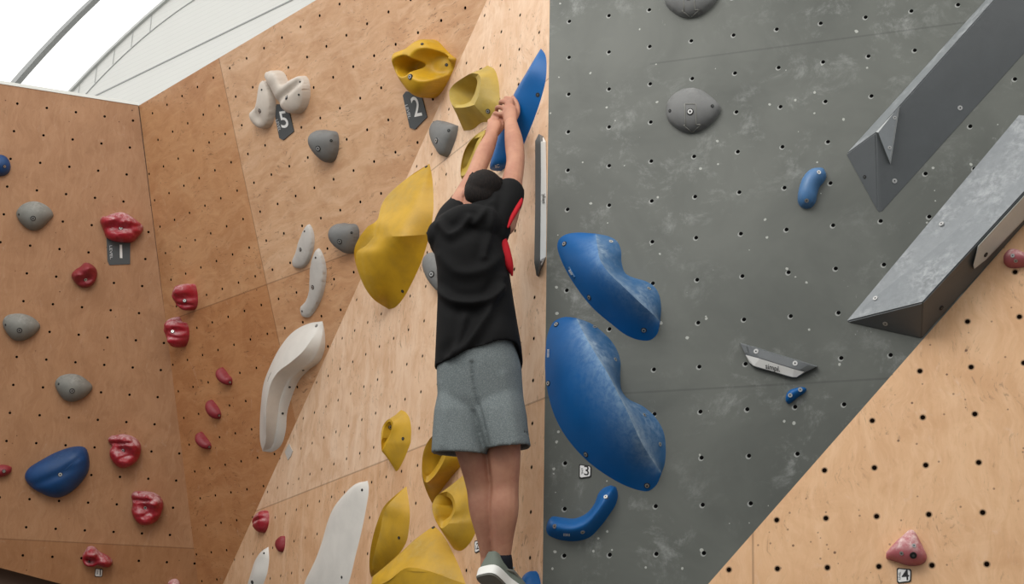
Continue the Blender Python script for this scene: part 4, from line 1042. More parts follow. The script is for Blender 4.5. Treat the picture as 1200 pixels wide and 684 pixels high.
ed_ = lambda P: [(860 + x / zm, 390 + y / zm) for x, y in P]
skin(h, 'label_face', ed_([(158, 290), (350, 342), (600, 420), (800, 482), (940, 517), (838, 585), (785, 587), (505, 505), (268, 437), (212, 392)]), MT['alu_white'], .0016, [[0, 1, 8, 9], [1, 2, 7, 8], [2, 3, 6, 7], [3, 4, 5, 6]])
skin(h, 'end_facet', ed_([(1100, 449), (960, 512), (885, 490), (985, 432)]), MT['alu_end'], .001)
skin(h, 'end_facet', ed_([(95, 158), (182, 186), (203, 262), (150, 268)]), MT['alu_end'], .001)
text_on(h, 'D', 'wordmark', 'simpl.', (860 + 523 / zm, 390 + 462 / zm), (7.6, 1.9), (0.6, -8.6), MT['ink_black'], 0.004, follow=h)

# grey prism volumes
def poly_vol(name, k, x0, y0, s, vs, fs, mats, mi, lab_, cat='climbing volume', group=None):
    V_ = [np.array(q) for q in pts(k, x0, y0, s, vs)]
    o = np.mean(V_, axis=0); o[2] = 0
    me = mesh_from(name, [v - o for v in V_], fs, mi, False, None, None, 0)
    bm = bmesh.new(); bm.from_mesh(me)
    bmesh.ops.bevel(bm, geom=[e for e in bm.edges if e.calc_face_angle(0) > .3], offset=.004, segments=2, affect='EDGES', clamp_overlap=True)
    bm.to_mesh(me); bm.free()
    a_ = me.attributes.new('chalk', 'FLOAT', 'POINT')
    ob = link(name, me, mats, None, frame(k, o), lab_, cat, group)
    BV[ob.name] = (BVHTree.FromPolygons([Vector(glob(k, v)) for v in V_], fs), k, o)
    return ob
GV = 'grey prism volumes'
hv = poly_vol('climbing_volume', 'D', 900, 0, zu,
    [(248, 495), (352, 684), (368, 680), (1221, -270), (1010, -345), (345, 425, .07), (1014, -325, .07)],
    [[0, 1, 5], [1, 2, 5], [5, 2, 3, 6], [0, 5, 6, 4], [4, 6, 3], [0, 4, 3, 2, 1]], [MT['volume'], MT['volume_lit']], [0, 0, 0, 1, 0, 0],
    'long dark grey prism volume carrying a small triangular fin', group=GV)
bolts(hv, 900, 0, zu, [(406, 580), (616, 346)], 0.008, 'screw'); bolts(hv, 900, 0, zu, [(310, 567)], 0.006, 'hole')
hv2 = poly_vol('climbing_volume', 'D', 960, 230, 3.42,
    [(103, 503), (410, 572), (1080, -175), (800, -330), (415, 425, .13), (1083, -300, .13)],
    [[0, 1, 4], [4, 1, 2, 5], [0, 4, 5, 3], [3, 5, 2], [0, 3, 2, 1]], [MT['volume'], MT['volume_lit']], [0, 0, 1, 0, 0],
    'long grey prism volume with a lit-tone top along the diagonal seam', group=GV)
bolts(hv2, 960, 230, 3.42, [(265, 510), (225, 408), (490, 110)], 0.008, 'screw'); bolts(hv2, 960, 230, 3.42, [(490, 447)], 0.008, 'hole')
# things fixed on the volumes, in the volume's own face planes
def on_face(ob, name, P, Ptop, th, mat, lab_, cat, group=None, tip=None):
    bv, k, o = BV[ob.name]
    Q = [hit(ob, *p) for p in P]; n = hit(ob, *np.mean(P, axis=0))[1]
    B_ = [q for q, _ in Q]
    r = []
    for p in Ptop:   # top outline: ray against the face plane lifted by th
        q0 = B_[0] + n * th
        O, U, V, N = PL[k]; wn = U * n[0] - V * n[1] + N * n[2]; w0 = np.array(glob(k, q0 + o)); d_ = ray(*p)
        r.append(loc(k, CAM + d_ * ((w0 - CAM) @ wn / (d_ @ wn))) - o)
    m = len(B_); V_ = r + B_
    F_ = [list(range(m)), list(range(2 * m - 1, m - 1, -1))] + [[i, (i + 1) % m, m + (i + 1) % m, m + i] for i in range(m)]
    V_ = np.array(V_) + o; o2 = V_.mean(0); o2[2] = 0
    me = mesh_from(name, V_ - o2, F_, tip, False, None, None, 0)
    ob2 = link(name, me, mat, None, frame(k, o2), lab_, cat, group)
    BV[ob2.name] = (BVHTree.FromPolygons([Vector(glob(k, v)) for v in V_], F_), k, o2)
    return ob2
zf = 4.275
ff = lambda P: [(970 + x / zf, 100 + y / zf) for x, y in P]
fin = on_face(hv, 'climbing_edge_fin', ff([(240, 234), (361, 104), (315, 396)]), ff([(253, 236), (352, 110), (309, 380)]), 0.020, [MT['volume_lit'], MT['alu_end'], MT['volume_edge_lit']], 'small triangular grey fin screwed to the upper grey volume', 'climbing hold', None, [0, 0, 2, 2, 1])  # fin sides coloured for the light: pale where lit, dark on the left
bolts(fin, 970, 100, zf, [(336, 162), (310, 312)], 0.006, 'screw')
zp = 4.56
pf = lambda P: [(1080 + x / zp, 170 + y / zp) for x, y in P]
pl = on_face(hv2, 'climbing_edge_plate', pf([(300, 538), (275, 640), (280, 662), (345, 612), (700, 240), (850, 80), (850, -62)]), pf([(303, 540), (277, 640), (282, 660), (340, 612), (700, 232), (848, 76), (848, -56)]), 0.010, MT['plate'], 'grey metal edge plate on the lower grey volume at the right edge', 'climbing hold')
bolts(pl, 1080, 170, zp, [(343, 585)], 0.008, 'hole')

# ================================================================ lower right wall (E)
zk = 9.243
h = dome('climbing_hold', 'E', 1030, 610, zk, [(75, 405), (85, 345), (140, 290), (230, 200), (300, 130), (340, 95), (375, 95), (405, 130), (440, 200), (480, 280), (515, 360), (520, 400), (495, 450), (440, 480), (370, 490), (290, 480), (180, 440), (100, 418)], 0.06, MT['pink'], 'chalky pink triangular hold above the small 4 tag', a=0.40, group='chalky pink holds on the right plywood')
bolts(h, 1030, 610, zk, [(372, 375)], 0.010, 'hole'); bolts(h, 1030, 610, zk, [(378, 268), (245, 352)], 0.006, 'screw')
h = dome('climbing_hold', 'E', 1080, 170, zp, [(437, 615), (450, 575), (480, 552), (510, 555), (547, 575), (585, 600), (600, 630), (547, 650), (500, 658), (460, 650)], 0.05, MT['pink'], 'chalky pink hold at the right edge below the grey volume', a=0.42, group='chalky pink holds on the right plywood')
bolts(h, 1080, 170, zp, [(487, 590), (503, 618)], 0.006, 'screw')

# ================================================================ number tags
def route_tag(k, x0, y0, s, P, num, c, right, up, lc, lright, lup, lab_):
    o = plate('route_tag', k, x0, y0, s, P, 0.005, MT['tag'], lab_, 'sign', 'slate route tags')
    f = lambda p: (x0 + p[0] / s, y0 + p[1] / s); v = lambda p: (p[0] / s, p[1] / s)
    text_on(o, k, 'number', num, f(c), v(right), v(up), MT['ink_white'], 0.0062)
    text_on(o, k, 'small_lettering', 'LEVEL', f(lc), v(lright), v(lup), MT['ink_grey'], 0.0062)
    return o
route_tag('B', 315, 110, 12.43, [(110, 150), (180, 150), (300, 280), (362, 545), (210, 672), (150, 642), (92, 330)], '5', (222, 385), (270, -40), (-75, -340), (135, 455), (18, 66), (54, -14), 'slate tag with a white 5 between two white holds')
route_tag('B', 465, 95, 11.4, [(78, 190), (120, 138), (170, 142), (230, 195), (335, 225), (402, 480), (240, 645), (170, 622)], '2', (262, 355), (235, -45), (-85, -370), (148, 405), (20, 72), (50, -14), 'slate tag with a white 2 below the two-pocket yellow hold')
route_tag('A', 110, 240, 9.123, [(135, 340), (390, 380), (387, 632), (165, 642), (145, 600)], '1', (290, 505), (235, 5), (-5, -205), (182, 505), (3, 58), (40, -6), 'slate tag with a white 1 below the wide red hold')
def mini_tag(k, x0, y0, s, P, num, c, right, up, lc, lright, lup, lab_):
    P = np.array(P, float); c0 = P.mean(0)
    o = plate('level_tag', k, x0, y0, s, P, 0.003, MT['ink_black'], lab_, 'sign', 'small white level tags')
    face = plate('tag_face', k, x0, y0, s, (P - c0) * .84 + c0, 0.001, MT['ink_white'], None, None, None, 0.003, parent=o)
    f = lambda p: (x0 + p[0] / s, y0 + p[1] / s); v = lambda p: (p[0] / s, p[1] / s)
    text_on(o, k, 'number', num, f(c), v(right), v(up), MT['ink_black'], 0.0045)
    text_on(o, k, 'small_lettering', 'LEVEL', f(lc), v(lright), v(lup), MT['ink_black'], 0.0045)
mini_tag('D', 640, 520, 11.4, [(448, 268), (590, 290), (602, 310), (600, 425), (585, 442), (462, 462), (438, 450), (440, 285)], '3', (540, 362), (170, 14), (-2, -185), (480, 365), (0, 34), (34, 0), 'small white tag with a black 3 below the largest blue hold')
mini_tag('E', 1030, 610, zk, [(205, 508), (340, 522), (352, 540), (348, 645), (333, 662), (208, 676), (194, 660), (192, 522)], '4', (288, 592), (170, -14), (-14, -170), (225, 595), (2, -34), (-34, 0), 'small white tag with a black 4 below the pink triangular hold')
mini_tag('A', 90, 630, z12, [(285, 450), (380, 462), (388, 475), (378, 570), (365, 580), (275, 575), (262, 565), (275, 460)], '1', (348, 520), (120, 8), (8, -140), (305, 515), (-2, 26), (26, 2), 'small white tag with a black 1 at the bottom left')
mini_tag('C', 545, 625, 22.8, [(260, 190), (330, 180), (400, 230), (412, 400), (380, 470), (280, 520), (255, 500), (245, 250)], '2', (330, 340), (150, -50), (0, -240), (278, 370), (0, 46), (30, 10), 'small white tag with a black 2 beside the climber\'s ankle')
# ================================================================ the climber
def W(px, py, y):
    r = ray(px, py); return CAM + r * (y / r[1])

class Soup:
    """closed tubes and lumps that are then merged into one skin"""
    def __init__(self): self.v, self.f = [], []
    def loft(self, R, cap=True):
        n = len(R[0]); b = len(self.v)
        for r in R: self.v += [np.array(p) for p in r]
        for i in range(len(R) - 1):
            for j in range(n):
                self.f.append([b + i * n + j, b + i * n + (j + 1) % n, b + (i + 1) * n + (j + 1) % n, b + (i + 1) * n + j])
        for base, rev in ((b, True), (b + (len(R) - 1) * n, False)):
            c = len(self.v); self.v.append(np.mean(self.v[base:base + n], axis=0))
            for j in range(n):
                q = [base + j, base + (j + 1) % n, c]
                self.f.append(q[::-1] if rev else q)
    def tube(self, P, rad, seg=14, per=6, flat=None, ends=True):
        """smooth tube through points P with radii; flat=(axis, factor) squashes it along a direction"""
        A = cat_rom([np.r_[p, r] for p, r in zip(P, rad)], per); C_, Rr = A[:, :3], A[:, 3]
        T = np.gradient(C_, axis=0); T /= np.linalg.norm(T, axis=1)[:, None] + 1e-12
        u = np.cross(T[0], [0.31, 0.2, 0.93]); u /= np.linalg.norm(u); R = []
        rings_ = []
        for i in range(len(C_)):
            u = u - T[i] * (u @ T[i]); u /= np.linalg.norm(u); w = np.cross(T[i], u)
            rings_.append((C_[i], u.copy(), w, Rr[i], T[i]))
        def ring(c, u, w, r):
            o = []
            for j in range(seg):
                a = 2 * math.pi * j / seg; d = (u * math.cos(a) + w * math.sin(a)) * r
                if flat is not None: ax, k = flat; d = d - ax * (d @ ax) * (1 - k)
                o.append(c + d)
            return o
        if ends:
            c, u0, w0, r, t = rings_[0]
            for a in (80, 50, 25): R.append(ring(c - t * r * math.sin(math.radians(a)), u0, w0, r * math.cos(math.radians(a))))
        for c, u0, w0, r, t in rings_: R.append(ring(c, u0, w0, r))
        if ends:
            c, u0, w0, r, t = rings_[-1]
            for a in (25, 50, 80): R.append(ring(c + t * r * math.sin(math.radians(a)), u0, w0, r * math.cos(math.radians(a))))
        self.loft(R)
    def ball(self, c, rx, ry, rz, X=(1, 0, 0), Y=(0, 1, 0), Z=(0, 0, 1), seg=20):
        X, Y, Z = map(lambda q: np.array(q, float), (X, Y, Z)); R = []
        for i in range(1, seg):
            a = -math.pi / 2 + math.pi * i / seg
            R.append([np.array(c) + Z * rz * math.sin(a) + (X * rx * math.cos(b) + Y * ry * math.sin(b)) * math.cos(a) for b in np.linspace(0, 2 * math.pi, seg, endpoint=False)])
        self.loft(R)
    def skin(self, name, voxel, smooth=4, fac=0.5, after=None):
        me = bpy.data.meshes.new('tmp'); me.from_pydata([tuple(map(float, q)) for q in self.v], [], self.f)
        bm = bmesh.new(); bm.from_mesh(me); bmesh.ops.recalc_face_normals(bm, faces=bm.faces); bm.to_mesh(me); bm.free()
        o = bpy.data.objects.new('tmp', me); col.objects.link(o)
        m = o.modifiers.new('r', 'REMESH'); m.mode = 'VOXEL'; m.voxel_size = voxel
        if smooth:
            m2 = o.modifiers.new('s', 'SMOOTH'); m2.factor = fac; m2.iterations = smooth
        bpy.context.view_layer.update()
        dg = bpy.context.evaluated_depsgraph_get(); r = bpy.data.meshes.new_from_object(o.evaluated_get(dg)); r.name = name
        bpy.data.objects.remove(o); bpy.data.meshes.remove(me)
        for p in r.polygons: p.use_smooth = True
        if after is not None:
            nr = np.empty(len(r.vertices) * 3); r.vertices.foreach_get('normal', nr); nr = nr.reshape(-1, 3)
            cv_ = np.empty(len(r.vertices) * 3); r.vertices.foreach_get('co', cv_); cv_ = cv_.reshape(-1, 3)
            r.vertices.foreach_set('co', after(cv_, nr).ravel()); r.update()
        return r

def projv(P):
    c = (P - CAM) @ M
    return np.c_[600 + F * c[:, 0] / c[:, 2], 342 + F * c[:, 1] / c[:, 2]]

# --- materials
def cloth(name, base, var, rough=0.85, weave=900, heather=0.0, marks=0.0):
    t = NT(name); ob = t.n('ShaderNodeTexCoord').outputs['Object']
    n1 = t.noise(ob, 14, 4); n2 = t.noise(ob, weave, 3, 0.7)
    c = t.mix(t.math('MULTIPLY', n1, var), base, tuple(v * 0.5 for v in base[:3]) + (1,))
    if heather: c = t.mix(t.math('MULTIPLY', t.ramp(t.noise(ob, 320, 3, 0.8), 0.42, 0.66), heather), c, S(176, 184, 184))
    if marks:
        c = t.mix(t.math('MULTIPLY', t.ramp(t.noise(ob, 60, 6, 0.7), 0.72, 0.80), marks), c, S(150, 150, 146))
    t.bsdf(c, rough, 0.25, t.bump(n2, 0.15, 0.001))
    return t.m
def skin_mat():
    t = NT('skin'); ob = t.n('ShaderNodeTexCoord').outputs['Object']
    c = t.mix(t.ramp(t.noise(ob, 12, 4), 0.3, 0.7), S(186, 136, 110), S(166, 114, 92))
    c = t.mix(t.math('MULTIPLY', t.ramp(t.noise(ob, 60, 3), 0.5, 0.75), 0.25), c, S(168, 104, 86))
    t.bsdf(c, 0.55, 0.4, t.bump(t.noise(ob, 240, 3), 0.08, 0.001), **{'Subsurface Weight': 0.08, 'Subsurface Radius': (0.012, 0.005, 0.003)})
    return t.m
def hair_mat():
    t = NT('dark_hair'); ob = t.n('ShaderNodeTexCoord').outputs['Object']
    n = t.noise(t.scale(ob, (1, 1, .25)), 260, 4, 0.7)
    c = t.mix(t.ramp(n, 0.35, 0.7), S(12, 9, 8), S(34, 25, 21))
    t.bsdf(c, 0.7, 0.2, t.bump(n, 0.6, 0.004)); return t.m
MT['skin'] = skin_mat(); MT['hair'] = hair_mat()
MT['shirt'] = cloth('black_jersey', S(11, 11, 12), 0.35, 0.85, marks=0.10)
MT['trim_red'] = cloth('red_jersey', S(184, 26, 38), 0.3, 0.8)
MT['shorts'] = cloth('grey_sweat_cloth', S(104, 112, 113), 0.25, 0.95, 700, 0.30)
MT['shoe'] = cloth('grey_green_shoe', S(112, 120, 110), 0.3, 0.8, 500)
MT['shoe_dark'] = cloth('grey_outsole', S(120, 120, 112), 0.3, 0.8)
MT['sole'] = plain('white_midsole', S(232, 232, 226), 0.6)
MT['sock'] = cloth('dark_sock', S(26, 28, 36), 0.3)

# --- body, one continuous skin
fwd = np.array([.42, .90, .10]); fwd /= np.linalg.norm(fwd)      # where the chest faces: into the wall
rgt = np.cross(fwd, [0, 0, 1]); rgt /= np.linalg.norm(rgt); upv = np.cross(rgt, fwd)
B = Soup()
pel = W(562, 452, 4.13); chest = W(556, 300, 4.10); neck = W(560, 247, 4.10)
def slab(rows, seg=28):
    """torso slices: px left, px right, py, depth, depth radius"""
    R = []
    for x0, x1, py, y, rd in rows:
        c = W((x0 + x1) / 2, py, y); rx = np.linalg.norm(W(x1, py, y) - W(x0, py, y)) / 2
        R.append([c + np.array([1, 0, 0]) * rx * math.cos(a) + np.array([0.1, 1, 0.12]) * rd * math.sin(a) for a in np.linspace(0, 2 * math.pi, seg, endpoint=False)])
    B.loft(R)
slab([(530, 594, 478, 4.13, .075), (526, 600, 455, 4.13, .085), (526, 598, 425, 4.13, .085), (526, 590, 380, 4.12, .085), (524, 586, 330, 4.11, .085), (524, 584, 290, 4.11, .085), (528, 580, 266, 4.115, .07), (542, 574, 250, 4.12, .05)])
B.tube([W(555, 266, 4.115), W(556, 250, 4.11), W(561, 230, 4.115)], [.045, .044, .046])
hc = W(563, 234.5, 4.120)                                            # head
hup = np.array([.30, .22, .93]); hup /= np.linalg.norm(hup)
fh = np.array([.10, .95, .15]); hf = fh - hup * (fh @ hup); hf /= np.linalg.norm(hf); hr = np.cross(hf, hup)
B.ball(hc + hup * .025, .060, .080, .072, hr, hf, hup)
B.ball(hc - hup * .03 + hf * .030, .050, .058, .062, hr, hf, hup)
B.tube([hc + hf * .095 + hup * .015, hc + hf * .108 - hup * .012, hc + hf * .100 - hup * .022], [.008, .012, .010])     # nose
for s_ in (-1, 1):
    B.ball(hc + hr * .060 * s_ - hf * .004 - hup * .002, .010, .022, .032, hr, hf, hup, 12)                               # ears
    B.ball(hc + hf * .088 + hr * .03 * s_ + hup * .018, .012, .008, .008, hr, hf, hup, 10)                               # brow / eyelid
B.tube([hc + hf * .088 - hr * .022 - hup * .050, hc + hf * .097 - hup * .049, hc + hf * .088 + hr * .022 - hup * .050], [.005, .008, .005])   # lips
# arms
B.tube([W(590, 262, 4.10), W(597, 240, 4.12), W(600, 214, 4.16), W(604, 190, 4.20), W(602.5, 168, 4.245), W(599, 146, 4.295)], [.044, .040, .037, .033, .034, .025])
B.tube([W(526, 272, 4.09), W(535, 250, 4.12), W(547, 226, 4.17), W(557, 204, 4.21), W(568, 178, 4.26), W(576, 160, 4.30)], [.048, .044, .038, .032, .032, .024])
# hands: palm, four fingers over the edge of the blue hold, thumb
def hand(wr, pm, K, mids, tips, th, rr=.0082):
    ax = np.array([0.55, 0.8, 0.1]); ax /= np.linalg.norm(ax)
    B.tube([wr, (wr + pm) / 2, pm], [.024, .029, .031], flat=(ax, .62), seg=14)
    for k_, m_, t_, f_ in zip(K, mids, tips, (1.0, 1.05, 1.0, .88)):
        B.tube([pm * .55 + k_ * .45, k_, m_, t_], [.013, .0105 * f_, rr * 1.1 * f_, rr * .9 * f_], seg=10)
    B.tube(th, [.015, .012, .0105, .009], seg=10)
hand(W(599, 146, 4.295), W(597, 131, 4.330),
     [W(599, 117, 4.337), W(594.5, 121, 4.337), W(590.5, 127, 4.335), W(587, 134, 4.331)],
     [W(593.5, 115, 4.350), W(588, 119, 4.350), W(583.5, 125.5, 4.350), W(580, 132.5, 4.347)],
     [W(593, 117, 4.425), W(586.5, 123, 4.415), W(582, 131, 4.410), W(580, 138, 4.395)],
     [W(601, 140, 4.315), W(606, 131, 4.340), W(605, 121, 4.360), W(601, 114, 4.375)])
hand(W(575, 160, 4.300), W(579, 149, 4.335),
     [W(587, 142, 4.350), W(582.5, 140, 4.350), W(578, 141, 4.347), W(574, 145, 4.341)],
     [W(588, 138, 4.365), W(583, 136, 4.370), W(578, 137, 4.365), W(573.5, 141.5, 4.360)],
     [W(589, 139, 4.415), W(584.5, 137, 4.420), W(579, 138, 4.410), W(575, 144, 4.395)],
     [W(580, 157, 4.315), W(586, 151, 4.335), W(590, 146, 4.350), W(591, 141, 4.365)])
# legs
B.tube([W(543, 462, 4.13), W(545, 500, 4.11), W(556, 542, 4.12), W(563, 572, 4.145), W(566, 598, 4.15), W(570.5, 628, 4.17), W(573, 652, 4.19)], [.060, .056, .048, .045, .044, .034, .027])
B.tube([W(584, 462, 4.13), W(588, 500, 4.10), W(591, 540, 4.10), W(591.5, 570, 4.115), W(590.5, 598, 4.12), W(589, 628, 4.14), W(588.5, 652, 4.155)], [.060, .060, .052, .045, .047, .036, .028])
B.tube([W(588.5, 652, 4.155), W(588, 664, 4.16), W(594, 676, 4.20), W(605, 686, 4.25)], [.028, .03, .028, .022])
B.tube([W(573, 652, 4.19), W(574, 664, 4.20), W(578, 676, 4.24), W(590, 688, 4.28)], [.027, .03, .028, .022])
body = B.skin('person', 0.0040, 5, 0.5)
zero = Matrix.Translation(Vector((float(hc[0]), 4.15, 1.8)))
def shift(me):
    a_ = np.empty(len(me.vertices) * 3); me.vertices.foreach_get('co', a_); a_ = a_.reshape(-1, 3) - np.array([hc[0], 4.15, 1.8])
    me.vertices.foreach_set('co', a_.ravel()); me.update(); return me
climber = link('person', shift(body), MT['skin'], None, zero, 'boy in a black jersey and grey shorts hanging by both hands from the blue hold', 'person')
def wear(name, me, mat): return link(name, shift(me), mat, climber)
# eyes
for s_ in (-1, 1):
    E_ = Soup(); E_.ball(hc + hf * .0905 + hr * .03 * s_ + hup * .012, .010, .006, .006, hr, hf, hup, 10)
    wear('eye', mesh_from('eye', E_.v, E_.f, None, True, None, None, 0), MT['sole'])
# --- hair: cap over crown and back, cropped at the nape
Hs = Soup()
Hs.ball(hc + hup * .032 - hf * .010, .066, .081, .073, hr, hf, hup, 24)
Hs.ball(hc + hup * .004 - hf * .036, .057, .044, .056, hr, hf, hup, 20)
for i in range(220):                                                 # tufts
    a, b_ = random.uniform(0, 2 * math.pi), random.uniform(.05, 1.25)
    d_ = hup * math.cos(b_) + (hr * math.cos(a) + hf * math.sin(a) * .9) * math.sin(b_)
    if d_ @ hf > .55: continue
    p0 = hc + hup * .030 - hf * .010 + d_ * np.array([.066]) ; p1 = p0 + d_ * .009 + np.array([random.uniform(-1, 1), random.uniform(-1, 1), random.uniform(-.6, .6)]) * .006
    Hs.tube([p0 - d_ * .02, p0, p1], [.010, .007, .0035], seg=7, per=3)
wear('hair', Hs.skin('hair', 0.0045, 2), MT['hair'])

# --- jersey
def px_rings(rows, seg=40, tilt=None):
    R = []
    for x0, x1, py, y, rd in rows:
        c = W((x0 + x1) / 2, py, y); rx = np.linalg.norm(W(x1, py, y) - W(x0, py, y)) / 2
        r = []
        for a in np.linspace(0, 2 * math.pi, seg, endpoint=False):
            ca, sa = math.cos(a), math.sin(a)
            e = 0.8
            r.append(c + np.array([1, .08, 0]) * rx * math.copysign(abs(ca) ** e, ca) + np.array([0.1, 1, 0.10]) * rd * math.copysign(abs(sa) ** e, sa))
        R.append(r)
    return R
def hem(R, f):
    """drop every point of a ring by f(angle) metres"""
    n = len(R); return [p + np.array([0, 0, f(2 * math.pi * j / n)]) for j, p in enumerate(R)]
HEM = [(0, -.010), (45, -.060), (90, -.085), (135, -.065), (180, -.052), (225, -.042), (250, -.020), (275, .012), (300, .038), (330, .040), (350, .015), (360, -.010)]
hemf = lambda a: float(np.interp(math.degrees(a) % 360, [q[0] for q in HEM], [q[1] for q in HEM]))
T_ = Soup()
rows = [(536, 588, 246, 4.11, .060), (514, 588, 258, 4.105, .085), (506, 591, 272, 4.10, .108), (509, 594, 295, 4.10, .122), (513, 597, 318, 4.10, .122), (514, 601, 345, 4.11, .120), (513, 606, 375, 4.12, .124), (512, 611, 400, 4.12, .130), (511, 613, 418, 4.125, .134)]
R = px_rings(rows)
R[-1] = hem(R[-1], hemf); R[-2] = hem(R[-2], lambda a: hemf(a) * .5)
c0 = np.mean(R[-1], axis=0)
inn = [p + (c0 - p) * np.array([.09, .09, 0]) for p in R[-1]]
R += [[p + np.array([0, 0, .004]) for p in inn], [p + (c0 - p) * np.array([.05, .05, 0]) + np.array([0, 0, .05]) for p in inn]]
T_.loft(R)
T_.tube([W(572, 276, 4.09), W(582, 252, 4.10), W(592, 236, 4.125), W(596, 227, 4.14)], [.068, .066, .060, .056], seg=20)
T_.tube([W(548, 262, 4.09), W(570, 248, 4.085), W(584, 232, 4.11), W(590, 224, 4.135)], [.055, .050, .042, .036], seg=18)      # right sleeve
T_.tube([W(527, 282, 4.09), W(532, 258, 4.12), W(540, 243, 4.155), W(542, 238, 4.165)], [.070, .062, .050, .046], seg=20)      # left sleeve
T_.tube([W(520, 275, 4.06), W(545, 262, 4.045), W(568, 262, 4.05), W(577, 258, 4.07)], [.058, .066, .062, .045], seg=20)     # shoulder blades drawn up
FOLDS = [([(512, 340), (530, 352), (552, 355), (572, 350), (588, 338)], 4.5, .016), ([(527, 420), (545, 405), (560, 385), (578, 355), (592, 325)], 5, .014),
         ([(514, 262), (527, 275), (540, 268), (550, 255)], 4, .012), ([(580, 228), (578, 245), (574, 275), (568, 300)], 4, .010),
         ([(515, 300), (535, 318), (560, 318), (590, 300)], 6, .008), ([(532, 410), (540, 390), (545, 370)], 4, .008), ([(556, 262), (566, 250), (574, 238)], 4, .010)]
def folds(P, N_):
    q = projv(P); face = np.clip(-(N_ @ (M @ np.array([0, 0, 1]))), 0, 1); out = np.zeros(len(P))
    for ln, w_, amp in FOLDS:
        A = cat_rom(ln, 8); d = np.sqrt(((q[:, None, :] - A[None]) ** 2).sum(2)).min(1)
        out += amp * (np.exp(-(d / w_) ** 2) - .5 * np.exp(-((d - 2.2 * w_) / (1.4 * w_)) ** 2))
    return P + N_ * (out * face)[:, None]
shirt = wear('jersey', T_.skin('jersey', 0.006, 5, 0.5, folds), MT['shirt'])
# red trim: sleeve edge, side panel, collar
def band(name, P, rad, mat, seg=10):
    s = Soup(); s.tube(P, rad, seg=seg, per=6); return wear(name, mesh_from(name, s.v, s.f, None, True, None, None, 0), mat)
band('sleeve_trim', [W(609.5, 229, 4.13), W(610, 236, 4.10), W(605.5, 245, 4.075), W(600, 255, 4.06), W(595.5, 266, 4.05)], [.005, .008, .009, .008, .004], MT['trim_red'])
band('side_panel', [W(588.5, 272, 4.085), W(590, 285, 4.075), W(593, 298, 4.07), W(597, 312, 4.075), W(600, 322, 4.085)], [.006, .016, .018, .014, .004], MT['trim_red'])
band('collar_trim', [W(529, 249, 4.11), W(532, 245.5, 4.10), W(537, 246, 4.07), W(545, 248, 4.045)], [.005, .0065, .005, .003], MT['trim_red'])
# --- shorts
Sh = Soup()
sk = [(520, 604, 385, 4.125, .110), (518, 606, 405, 4.13, .125), (513, 611, 430, 4.13, .128), (513, 612, 448, 4.13, .124), (514, 614, 470, 4.13, .117), (522, 606, 484, 4.125, .10), (536, 590, 492, 4.12, .06)]
Sh.loft(px_rings(sk))
for rows_, tl in (([(520, 560, 425, 4.13, .075), (515, 566, 458, 4.13, .098), (510, 568, 484, 4.122, .112), (508, 570, 508, 4.115, .108), (506.5, 574, 533, 4.11, .106)], .004),
                  ([(556, 604, 425, 4.13, .075), (550, 612, 458, 4.13, .100), (553, 617, 484, 4.12, .114), (562, 619, 505, 4.11, .110), (570, 622, 526, 4.105, .108)], .012)):
    R = px_rings(rows_, 32); c0 = np.mean(R[-1], axis=0)
    R[-1] = hem(R[-1], lambda a: .010 * math.cos(a) * (1 if tl > .01 else 0))
    inn = [p + (c0 - p) * np.array([.14, .14, 0]) + np.array([0, 0, .003]) for p in R[-1]]
    R += [inn, [p + (c0 - p) * np.array([.06, .06, 0]) + np.array([0, 0, .05]) for p in inn]]
    Sh.loft(R)
SF = [([(553, 425), (556, 455), (562, 480), (568, 505), (574, 532)], 2.2, -.011),
      ([(515, 450), (520, 480), (518, 520)], 5, .005), ([(590, 440), (598, 470), (605, 515)], 6, .006)]
def sfolds(P, N_):
    q = projv(P); face = np.clip(-(N_ @ (M @ np.array([0, 0, 1]))), 0, 1); out = np.zeros(len(P))
    for ln, w_, amp in SF:
        A = cat_rom(ln, 8); d = np.sqrt(((q[:, None, :] - A[None]) ** 2).sum(2)).min(1); out += amp * np.exp(-(d / w_) ** 2)
    return P + N_ * (out * face)[:, None]
wear('shorts', Sh.skin('shorts', 0.005, 10, 0.5, sfolds), MT['shorts'])
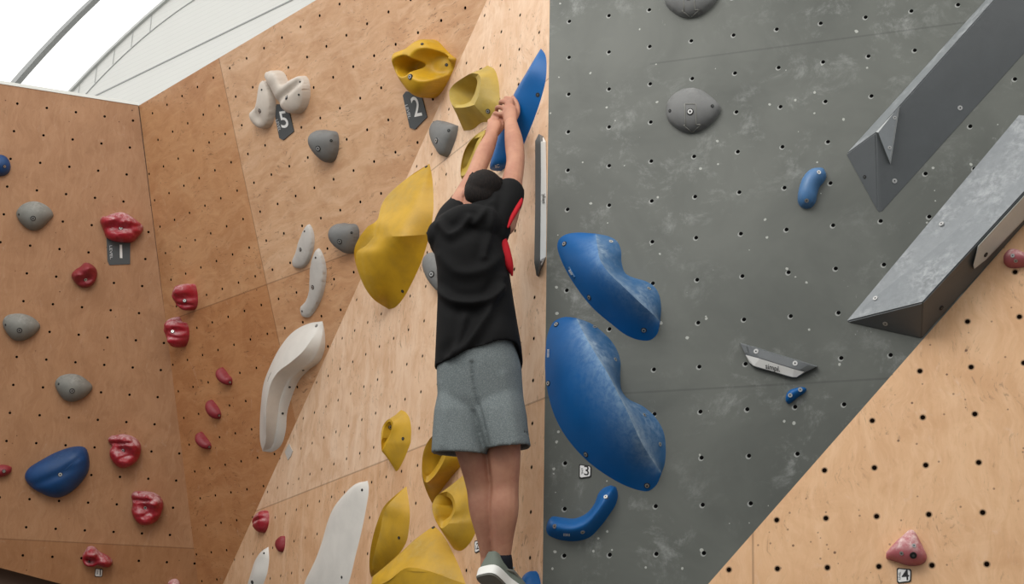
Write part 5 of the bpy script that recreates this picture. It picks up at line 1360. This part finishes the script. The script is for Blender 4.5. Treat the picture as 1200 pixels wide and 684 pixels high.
# hem stitching of the shorts
# --- shoes: upper, midsole, outsole
def shoe(heel, toe, upd, wid, tag_):
    a = toe - heel; ln = np.linalg.norm(a); a /= ln; u = upd - a * (upd @ a); u /= np.linalg.norm(u); s_ = np.cross(a, u)
    def outline(k, z, grow=0.0):
        prof = [(0.0, .0), (.02, .30), (.08, .40), (.22, .42), (.40, .40), (.58, .46), (.74, .50), (.88, .42), (.97, .22), (1.0, .0)]
        L_ = [heel + a * (ln * (t_ * (1 + 2 * grow) - grow)) + s_ * wid * (w_ * (1 + grow * 3)) * k + u * z for t_, w_ in prof]
        R_ = [heel + a * (ln * (t_ * (1 + 2 * grow) - grow)) - s_ * wid * (w_ * (1 + grow * 3)) * k + u * z for t_, w_ in prof[-2:0:-1]]
        return cat_rom(L_ + R_, 3, True)
    up = Soup(); R = []
    for z, k, back, cut in ((.010, 1.0, 0, 1.0), (.026, .98, 0, 1.0), (.043, .84, 0, .86), (.055, .66, .0, .62), (.066, .58, .0, .42), (.074, .54, 0, .40)):
        r = outline(k, z); t_ = (r - heel) @ a
        r = r - a[None, :] * np.maximum(0, t_ - ln * cut)[:, None] * .92
        R.append(list(r))
    up.loft(R)
    root = wear('shoe', up.skin('shoe', .004, 5), MT['shoe'])
    def sub(name, zs, mat):
        s = Soup(); s.loft([list(outline(k, z, g)) for z, k, g in zs])
        me = mesh_from(name, s.v, s.f, None, True, 40, None, 0)
        o = link(name, shift(me), mat, root); return o
    sub('midsole', [(-.012, .94, .0), (-.014, 1.02, .012), (.004, 1.04, .014), (.016, 1.03, .012), (.018, .98, .0)], MT['sole'])
    sub('outsole', [(-.020, .90, -.01), (-.019, .96, .002), (-.012, .99, .006), (-.010, .9, 0)], MT['shoe_dark'])
    cs = Soup(); c = heel + a * ln * .26 + u * .074
    cs.tube([c + a * .034, c + s_ * .026, c - a * .034, c - s_ * .026, c + a * .034], [.006] * 5, seg=8, per=4, ends=False)
    link('collar', shift(mesh_from('collar', cs.v, cs.f, None, True, None, None, 0)), MT['sock'], root)
    fl = Soup(); q = heel + a * ln * .50 + s_ * wid * .36 + u * .028
    fl.tube([q - a * .05, q + u * .018, q + a * .05 - u * .004], [.003, .006, .003], seg=8)
    link('side_stripe', shift(mesh_from('side_stripe', fl.v, fl.f, None, True, None, None, 0)), MT['shoe_dark'], root)
    lc = Soup()
    for i in range(4):
        p = heel + a * ln * (.50 + .07 * i) + u * (.070 - .009 * i)
        lc.tube([p - s_ * .022, p + u * .004, p + s_ * .022], [.003, .003, .003], seg=6, per=3)
    link('laces', shift(mesh_from('laces', lc.v, lc.f, None, True, None, None, 0)), MT['sole'], root)
    return root
shoe(W(568, 668, 4.095), W(611, 708, 4.22), np.array([.46, .66, .60]), .094, 'right')
shoe(W(572, 686, 4.18), W(600, 704, 4.33), W(571, 640, 4.17) - W(575, 684, 4.22), .082, 'left')
for P_ in ([W(588.6, 655, 4.156), W(588.4, 660, 4.160), W(588.6, 666, 4.165)], [W(574.5, 667, 4.20), W(575, 671, 4.203), W(576, 675, 4.21)]):
    s = Soup(); s.tube(P_, [.0325, .034, .034], seg=16); wear('sock', mesh_from('sock', s.v, s.f, None, True, None, None, 0), MT['sock'])
